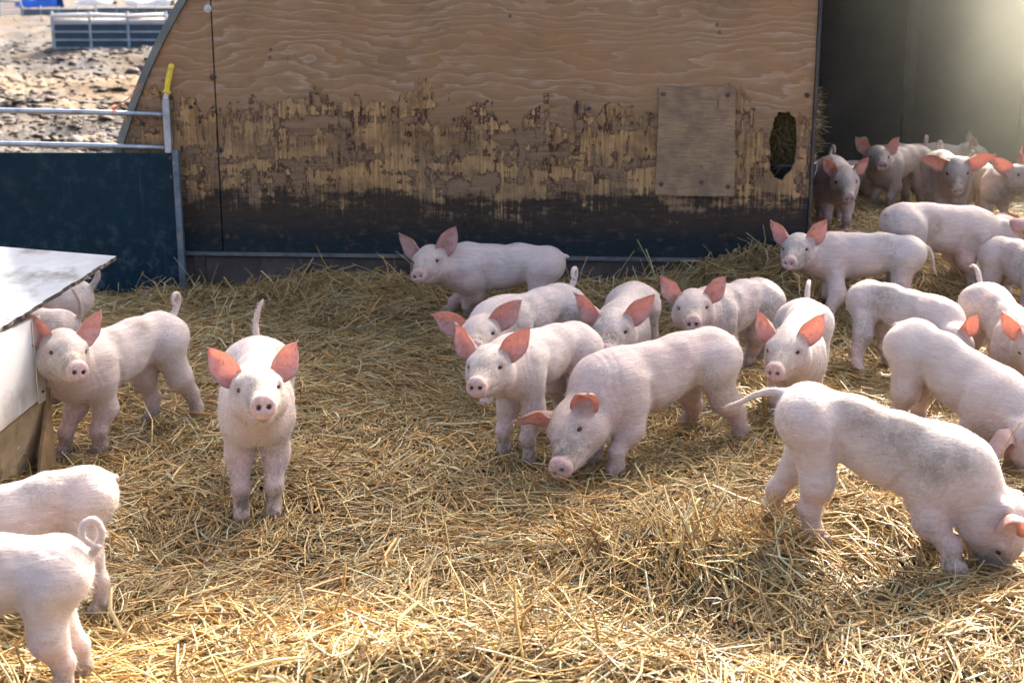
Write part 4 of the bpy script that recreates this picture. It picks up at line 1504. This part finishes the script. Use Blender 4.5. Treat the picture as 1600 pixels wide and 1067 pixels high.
far_tarp(120, 180, 8, .5, WHITEP, "straw_heap", "pale heap of straw behind the far hurdles", "heap", 5)
far_tarp(200, 270, 10, .6, WHITEP, "feed_sacks", "white sacks heaped at the right of the far pens", "sacks", 8)

def build_clods():
    rg = np.random.default_rng(77)
    t = bmesh.new()
    bmesh.ops.create_icosphere(t, subdivisions=2, radius=1.0)
    bv = np.array([v.co[:] for v in t.verts]); bf = np.array([[v.index for v in f.verts] for f in t.faces])
    t.free()
    n = 9000
    Y = np.concatenate([rg.uniform(10.5, 17.5, n // 2), rg.uniform(17, 24, n // 6), rg.uniform(23, 34, n // 4), rg.uniform(34, 60, n - n // 2 - n // 6 - n // 4)])
    X = -Y * rg.uniform(.20, .40, n)
    size = rg.gamma(1.5, .0115, n).clip(.008, .085) * np.where(Y > 23, 1.7, 1.0)
    V = np.zeros((n, len(bv), 3)); 
    for i in range(n):
        d = 1 + .35 * np.sin(bv @ rg.normal(0, 2.2, 3) + rg.uniform(0, 6)) + .25 * np.sin(bv @ rg.normal(0, 4.5, 3))
        a = rg.uniform(0, 6.28); c_, s_ = math.cos(a), math.sin(a)
        p = bv * d[:, None] * size[i] * np.array([rg.uniform(.8, 1.7), rg.uniform(.7, 1.2), rg.uniform(.25, .55)])
        V[i] = np.stack([p[:, 0] * c_ - p[:, 1] * s_, p[:, 0] * s_ + p[:, 1] * c_, p[:, 2]], 1) + [X[i], Y[i], 0]
    lump = 0.30 * (vnoise(X * 1.5, Y * 0.9, 5) - 0.42) + 0.26 * (vnoise(X * 0.55, Y * 0.4, 6) - 0.45) + 0.10 * (vnoise(X * 4, Y * 2.6, 7) - 0.5)
    V[:, :, 2] += (lump * np.clip((Y - 8.5) / 4, 0, 1) - .03)[:, None]
    F = bf[None] + (np.arange(n) * len(bv))[:, None, None]
    pal = np.array([[.045, .040, .035], [.07, .058, .045], [.10, .085, .07], [.14, .12, .10], [.13, .09, .052], [.19, .135, .075]])
    C = np.repeat(pal[rg.choice(6, n, p=[.13, .16, .2, .13, .2, .18])], len(bv), 0)
    me = bpy.data.meshes.new("mud_clods")
    me.from_pydata(V.reshape(-1, 3).tolist(), [], F.reshape(-1, 3).tolist())
    me.polygons.foreach_set('use_smooth', np.ones(len(me.polygons), bool))
    at = me.attributes.new("clod_tint", 'FLOAT_COLOR', 'POINT')
    at.data.foreach_set("color", np.concatenate([C, np.ones((len(C), 1))], 1).astype(np.float32).ravel())
    N = NT("mud_clod")
    a = N.n("Attribute", attribute_name="clod_tint").outputs["Color"]
    N.P(Base_Color=N.mix(N.noise(N.n("NewGeometry").outputs["Position"], 18, 4, .6), a, (.05, .042, .036)), Roughness=0.75, Specular_IOR_Level=.2)
    o = link("mud_clods", me, N.m)
    tag(o, "churned grey and brown mud clods across the field behind the gate", "mud", kind="stuff")
build_clods()

# fitted stances of the piglets
POSES = {
  'A': dict(X=-0.7525, Y=4.0379, yaw=-1.4185, s=0.9488, tp=0.0473, hy=0.1118, hp=0.2207, hr=0.0219, npi=0.4902, bend=0.0037, hh=0.3282, gz=0.0298),
  'B': dict(X=-1.3261, Y=4.6013, yaw=4.2134, s=0.9451, tp=0.0778, hy=1.0538, hp=0.0566, hr=-0.1033, npi=0.5459, bend=-0.0432, hh=0.3223, gz=-0.0045),
  'C': dict(X=-1.8504, Y=5.0455, yaw=3.2288, s=0.8557, tp=-0.0784, hy=0.0, hp=0.0, hr=0.0, npi=0.45, bend=-0.0, hh=0.296, gz=-0.0003),
  'D': dict(X=-1.9124, Y=5.3499, yaw=3.3177, s=0.922, tp=-0.014, hy=0.0, hp=0.0, hr=0.0, npi=0.45, bend=-0.0001, hh=0.297, gz=0.0244),
  'E': dict(X=-1.2258, Y=3.2934, yaw=3.5041, s=0.793, tp=0.2032, hy=0.0, hp=-0.6, hr=0.0, npi=-0.2, bend=0.0016, hh=0.3347, gz=-0.0227),
  'F': dict(X=-1.1708, Y=2.7846, yaw=3.449, s=0.8753, tp=-0.0349, hy=0.0, hp=-0.6, hr=0.0, npi=-0.2, bend=0.0003, hh=0.2807, gz=0.0136),
  'G': dict(X=-0.0598, Y=6.1682, yaw=3.0576, s=0.9454, tp=0.0364, hy=1.3838, hp=0.0174, hr=0.1384, npi=0.1864, bend=-0.0066, hh=0.273, gz=0.024),
  'H': dict(X=0.0602, Y=5.1411, yaw=4.1058, s=0.9511, tp=0.0284, hy=0.5116, hp=0.1657, hr=0.1299, npi=-0.055, bend=-0.0892, hh=0.3212, gz=-0.0178, eL=0.35, eR=0.35),
  'I': dict(X=0.0837, Y=4.465, yaw=4.0339, s=0.8768, tp=-0.0289, hy=0.4461, hp=0.0572, hr=0.0613, npi=0.1598, bend=0.0416, hh=0.3182, gz=0.0277),
  'J': dict(X=0.4253, Y=5.1733, yaw=-1.7794, s=0.9299, tp=0.0558, hy=-0.0232, hp=-0.098, hr=0.0803, npi=0.2544, bend=0.0075, hh=0.2925, gz=0.0058),
  'K': dict(X=0.8362, Y=5.3545, yaw=3.9361, s=0.9009, tp=0.0052, hy=0.6339, hp=0.064, hr=0.0695, npi=0.329, bend=0.0284, hh=0.2815, gz=0.0177),
  'L': dict(X=0.4488, Y=4.381, yaw=3.6629, s=1.0127, tp=0.1242, hy=0.6422, hp=-0.317, hr=0.5234, npi=-0.6467, bend=-0.0183, hh=0.2999, gz=0.0008),
  'M': dict(X=1.0139, Y=4.8894, yaw=-1.8623, s=0.9036, tp=0.109, hy=-0.1559, hp=-0.042, hr=0.0595, npi=0.3176, bend=0.0246, hh=0.2902, gz=0.0204),
  'N': dict(X=1.5274, Y=6.1349, yaw=3.0067, s=0.8892, tp=0.0389, hy=1.2763, hp=-0.0172, hr=0.0488, npi=0.2061, bend=-0.0261, hh=0.2668, gz=0.1015),
  'O': dict(X=1.9448, Y=6.3247, yaw=0.3092, s=0.9788, tp=0.1497, hy=0.0748, hp=-0.132, hr=0.0202, npi=-0.1545, bend=0.0749, hh=0.2889, gz=0.1654),
  'P': dict(X=1.6751, Y=7.3281, yaw=-1.6578, s=0.86, tp=0.0607, hy=0.0223, hp=-0.3126, hr=0.0394, npi=0.2373, bend=-0.0113, hh=0.2904, gz=0.2722),
  'Q': dict(X=2.2746, Y=8.4135, yaw=3.8946, s=0.9187, tp=0.0363, hy=0.7294, hp=0.0268, hr=-0.012, npi=0.3479, bend=0.0137, hh=0.2941, gz=0.1908),
  'R': dict(X=2.4439, Y=7.9769, yaw=-1.647, s=0.9225, tp=0.0487, hy=-0.1795, hp=-0.3644, hr=0.0673, npi=0.3267, bend=-0.0101, hh=0.3065, gz=0.1814, eL=0.5, eR=0.5),
  'U': dict(X=1.5525, Y=5.4321, yaw=-0.8313, s=0.8325, tp=0.0951, hy=-1.2132, hp=-0.4664, hr=0.2177, npi=-0.4148, bend=-0.0226, hh=0.3175, gz=-0.0082),
  'W': dict(X=1.4982, Y=4.5129, yaw=-0.912, s=0.9716, tp=0.3235, hy=-0.7904, hp=-0.8704, hr=0.1976, npi=-0.5534, bend=-0.0295, hh=0.2975, gz=-0.0008),
  'X': dict(X=0.9914, Y=3.5386, yaw=-0.2755, s=0.9783, tp=0.2916, hy=-0.1853, hp=-1.37, hr=0.1556, npi=-0.886, bend=-0.0213, hh=0.3435, gz=0.0383),
  'Y': dict(X=1.8877, Y=5.2562, yaw=-1.4487, s=0.9025, tp=0.2084, hy=-0.4408, hp=-0.5102, hr=0.0376, npi=0.2124, bend=-0.039, hh=0.2903, gz=0.0003),
  'Z': dict(X=2.2549, Y=6.0988, yaw=-1.2089, s=0.8578, tp=0.0959, hy=-0.9676, hp=-0.4884, hr=0.2537, npi=0.3588, bend=-0.0299, hh=0.2871, gz=0.0588),
  'S': dict(X=2.7065, Y=8.0321, yaw=-1.416, s=0.8353, tp=0.0803, hy=0.349, hp=0.2524, hr=0.171, npi=0.4814, bend=-0.0331, hh=0.2871, gz=0.1743),
}

# ------------------------------------------------------------------ the piglets
PG = "piglets in the straw yard"
HG = "piglets inside the dark hut"
POSES.update(
    T=dict(X=2.62, Y=9.3, yaw=math.radians(-10), s=1.02, hp=-.2, npi=.2, gz=.05),
    V=dict(X=2.02, Y=8.75, yaw=math.radians(195), s=.92, hy=.5, hp=-.2, npi=.2, gz=.05),
)
EXTRA = dict(
    A=dict(tail='up', tyaw=0.3, eL=-.12, eR=-.08, feet=dict(FR=(377, 808), FL=(428, 802)), mud=1.0, chin=.7),
    B=dict(tail='curl', feet=dict(FR=(100, 709), FL=(157, 704), HR=(236, 657), HL=(310, 648)), mud=.7, dirt=[(-.1, .09, .05, .5), (.03, .09, .03, .5)]),
    C=dict(tail='up'), D=dict(tail='curl'),
    E=dict(tail='stub', fatx=1.16, feet=dict(HL=(155, 957))), F=dict(tail='loop', feet=dict(HL=(95, 1085), HR=(128, 1055))),
    G=dict(tail='stub', feet=dict(FL=(735, 493), FR=(703, 487)), mud=.5),
    H=dict(tail='curl', eL=.35, eR=.45, feet=dict(FR=(752, 655))),
    I=dict(tail='stub', feet=dict(FR=(788, 706), FL=(828, 722)), mud=.7),
    J=dict(tail='stub', mud=.8, eL=.1, eR=.1), K=dict(tail='stub', feet=dict(FL=(1140, 576), HL=(1165, 572), HR=(1195, 560))),
    L=dict(tail='stub', feet=dict(HL=(1158, 680), HR=(1073, 660), FL=(962, 737), FR=(925, 720)), droop=.25, flop=.1, mud=.8),
    M=dict(tail='arch', mud=.6), N=dict(tail='down', feet=dict(FL=(1297, 478)), mud=.6),
    O=dict(tail='stub', dirt=[(-.1, .02, .09, .5), (.12, -.03, .07, .5)], droop=.3, flop=.5), P=dict(tail='curl', mud=.5), Q=dict(tail='curl', mud=1.0),
    R=dict(tail='curl', eL=.75, eR=.75, esx=1.2, mud=.7, chin=.8), S=dict(tail='curl', esx=1.2, mud=.2), T=dict(tail='curl'), V=dict(tail='curl'),
    U=dict(tail='stub', feet=dict(HR=(1340, 588), HL=(1392, 572)), dirt=[(-.1, .04, .12, .4)]),
    W=dict(tail='stub', droop=.3, flop=.4, mud=1.0),
    X=dict(tail='out', feet=dict(HR=(1278, 846), HL=(1203, 808), FR=(1490, 893)), dirt=[(.02, .06, .13, .6), (-.09, .085, .10, .55), (.11, .03, .10, .7), (-.02, .09, .09, .6), (.17, .05, .07, .6)], mud=.9, droop=-.1),
    Y=dict(tail='arch', ts=-1), Z=dict(tail='stub'),
)
LABELS = dict(
    A=("pink piglet alone on the straw facing the camera with its tail up", PG),
    B=("piglet beside the feed box with head turned to the camera", PG),
    C=("white backed piglet mostly hidden behind the feed box lid", PG),
    D=("pinkish rump of a piglet between the feed box lid and teal gate", PG),
    E=("sunlit piglet whose back rises in front of the feed box foot", PG),
    F=("sunlit piglet cut by the bottom left corner with a looped tail", PG),
    G=("piglet standing side on against the plywood wall looking left", PG),
    H=("piglet with outspread ears whose snout is hidden by the one in front", PG),
    I=("piglet at the front of the middle cluster with raised pink snout", PG),
    J=("piglet facing the camera with dirt specks in one ear, behind the grazing one", PG),
    K=("upright eared piglet peering over the back of the rooting one", PG),
    L=("large pink piglet with scratched shoulder rooting in the middle straw", PG),
    M=("piglet with one ear glowing in the sun and its tail arched", PG),
    N=("piglet standing in the doorway side on with a hanging tail", PG),
    O=("long bodied smudged piglet lying low behind the one in the doorway", PG),
    P=("piglet stepping out of the dark doorway right beside the door post", HG),
    Q=("shadowed muddy faced piglet standing back inside the hut", HG),
    R=("white faced piglet with sideways ears and curled tail in the doorway", HG),
    S=("piglet at the right edge of the doorway lifting its head", HG),
    T=("dim piglet back showing deepest inside the hut", HG),
    V=("dark half hidden piglet inside the hut nearest the door post", HG),
    U=("smudged piglet seen from its rump, sunlit ears over another's back", PG),
    W=("big sunlit piglet walking right behind the nearest rooting one", PG),
    X=("nearest rooting piglet with dark smudges and outstretched tail", PG),
    Y=("piglet at the right edge with a glowing orange ear and arched tail", PG),
    Z=("piglet cut by the right edge, only its back and ear tip showing", PG),
)
for k, p in POSES.items():
    q = dict(p); q.update(EXTRA.get(k, {}))
    rv = random.Random(k * 3)
    q['ph'] = rv.uniform(0, 6)
    q['es'] = rv.uniform(.90, 1.12); q['fat'] = rv.uniform(.93, 1.05) * q.get('fatx', 1)
    q['es'] *= q.get('esx', 1)
    q['eL'] = q.get('eL', 0) + rv.uniform(-.10, .16); q['eR'] = q.get('eR', 0) + rv.uniform(-.10, .16)
    near = q['Y'] < 5.6
    lab, grp = LABELS[k]
    build_pig(k, q, lab, grp, h=.0055 if near else .0075, bristles=(9000 if q['Y'] < 4.6 else 5000) if near else 0)

# ------------------------------------------------------------------ dust hanging in the hut
def build_dust():
    bm = bmesh.new()
    outl = [(S_R + .06, -.3)] + [(s, z) for s, z in arc_pts(ARC_R - .1, math.radians(0), math.radians(76), 30) if s > S_R + .06]
    outl = [(s, z) for s, z in outl]
    t0, t1 = .10, 3.3
    A = [bm.verts.new((s, t0, z)) for s, z in outl]
    B = [bm.verts.new((s, t1, z)) for s, z in outl]
    bm.faces.new(A); bm.faces.new(B[::-1])
    for k in range(len(A)):
        bm.faces.new((A[k], A[(k + 1) % len(A)], B[(k + 1) % len(A)], B[k]))
    m = bpy.data.materials.new("hut_dust")
    m.use_nodes = True
    t = m.node_tree
    t.nodes.remove(t.nodes["Principled BSDF"])
    v = t.nodes.new("ShaderNodeVolumePrincipled")
    v.inputs["Color"].default_value = (.84, .86, .72, 1)
    tc = t.nodes.new("ShaderNodeTexCoord")
    mp = t.nodes.new("ShaderNodeMapping")
    mp.inputs["Location"].default_value = (-3.3, -.2, -.55)
    sx = t.nodes.new("ShaderNodeSeparateXYZ")
    t.links.new(tc.outputs["Object"], mp.inputs["Vector"])
    t.links.new(mp.outputs[0], sx.inputs[0])
    ns = t.nodes.new("ShaderNodeTexNoise")
    ns.inputs["Scale"].default_value = 1.6
    ns.inputs["Detail"].default_value = 3.0
    t.links.new(tc.outputs["Object"], ns.inputs["Vector"])
    def mt(op, a, b, clamp=False):
        m_ = t.nodes.new("ShaderNodeMath"); m_.operation = op; m_.use_clamp = clamp
        for i_, x_ in enumerate((a, b)):
            if isinstance(x_, (int, float)): m_.inputs[i_].default_value = x_
            else: t.links.new(x_, m_.inputs[i_])
        return m_.outputs[0]
    side = mt('ADD', mt('MULTIPLY', sx.outputs[0], .62), mt('MULTIPLY', sx.outputs[2], .42), True)   # density raised up and to the right to shape the glow there
    side = mt('POWER', side, 1.6)
    den = mt('MULTIPLY', mt('ADD', mt('MULTIPLY', side, DUST), .012), mt('ADD', ns.outputs[0], .45))
    t.links.new(den, v.inputs["Density"])
    v.inputs["Anisotropy"].default_value = 0.55
    t.links.new(v.outputs[0], t.nodes["Material Output"].inputs["Volume"])
    o = obj("haze", bm, m)
    o.location = hut.location; o.rotation_euler = hut.rotation_euler
    tag(o, "fine pale dust hanging in the light inside the hut doorway", "dust", kind="stuff")
DUST = 0.085
build_dust()
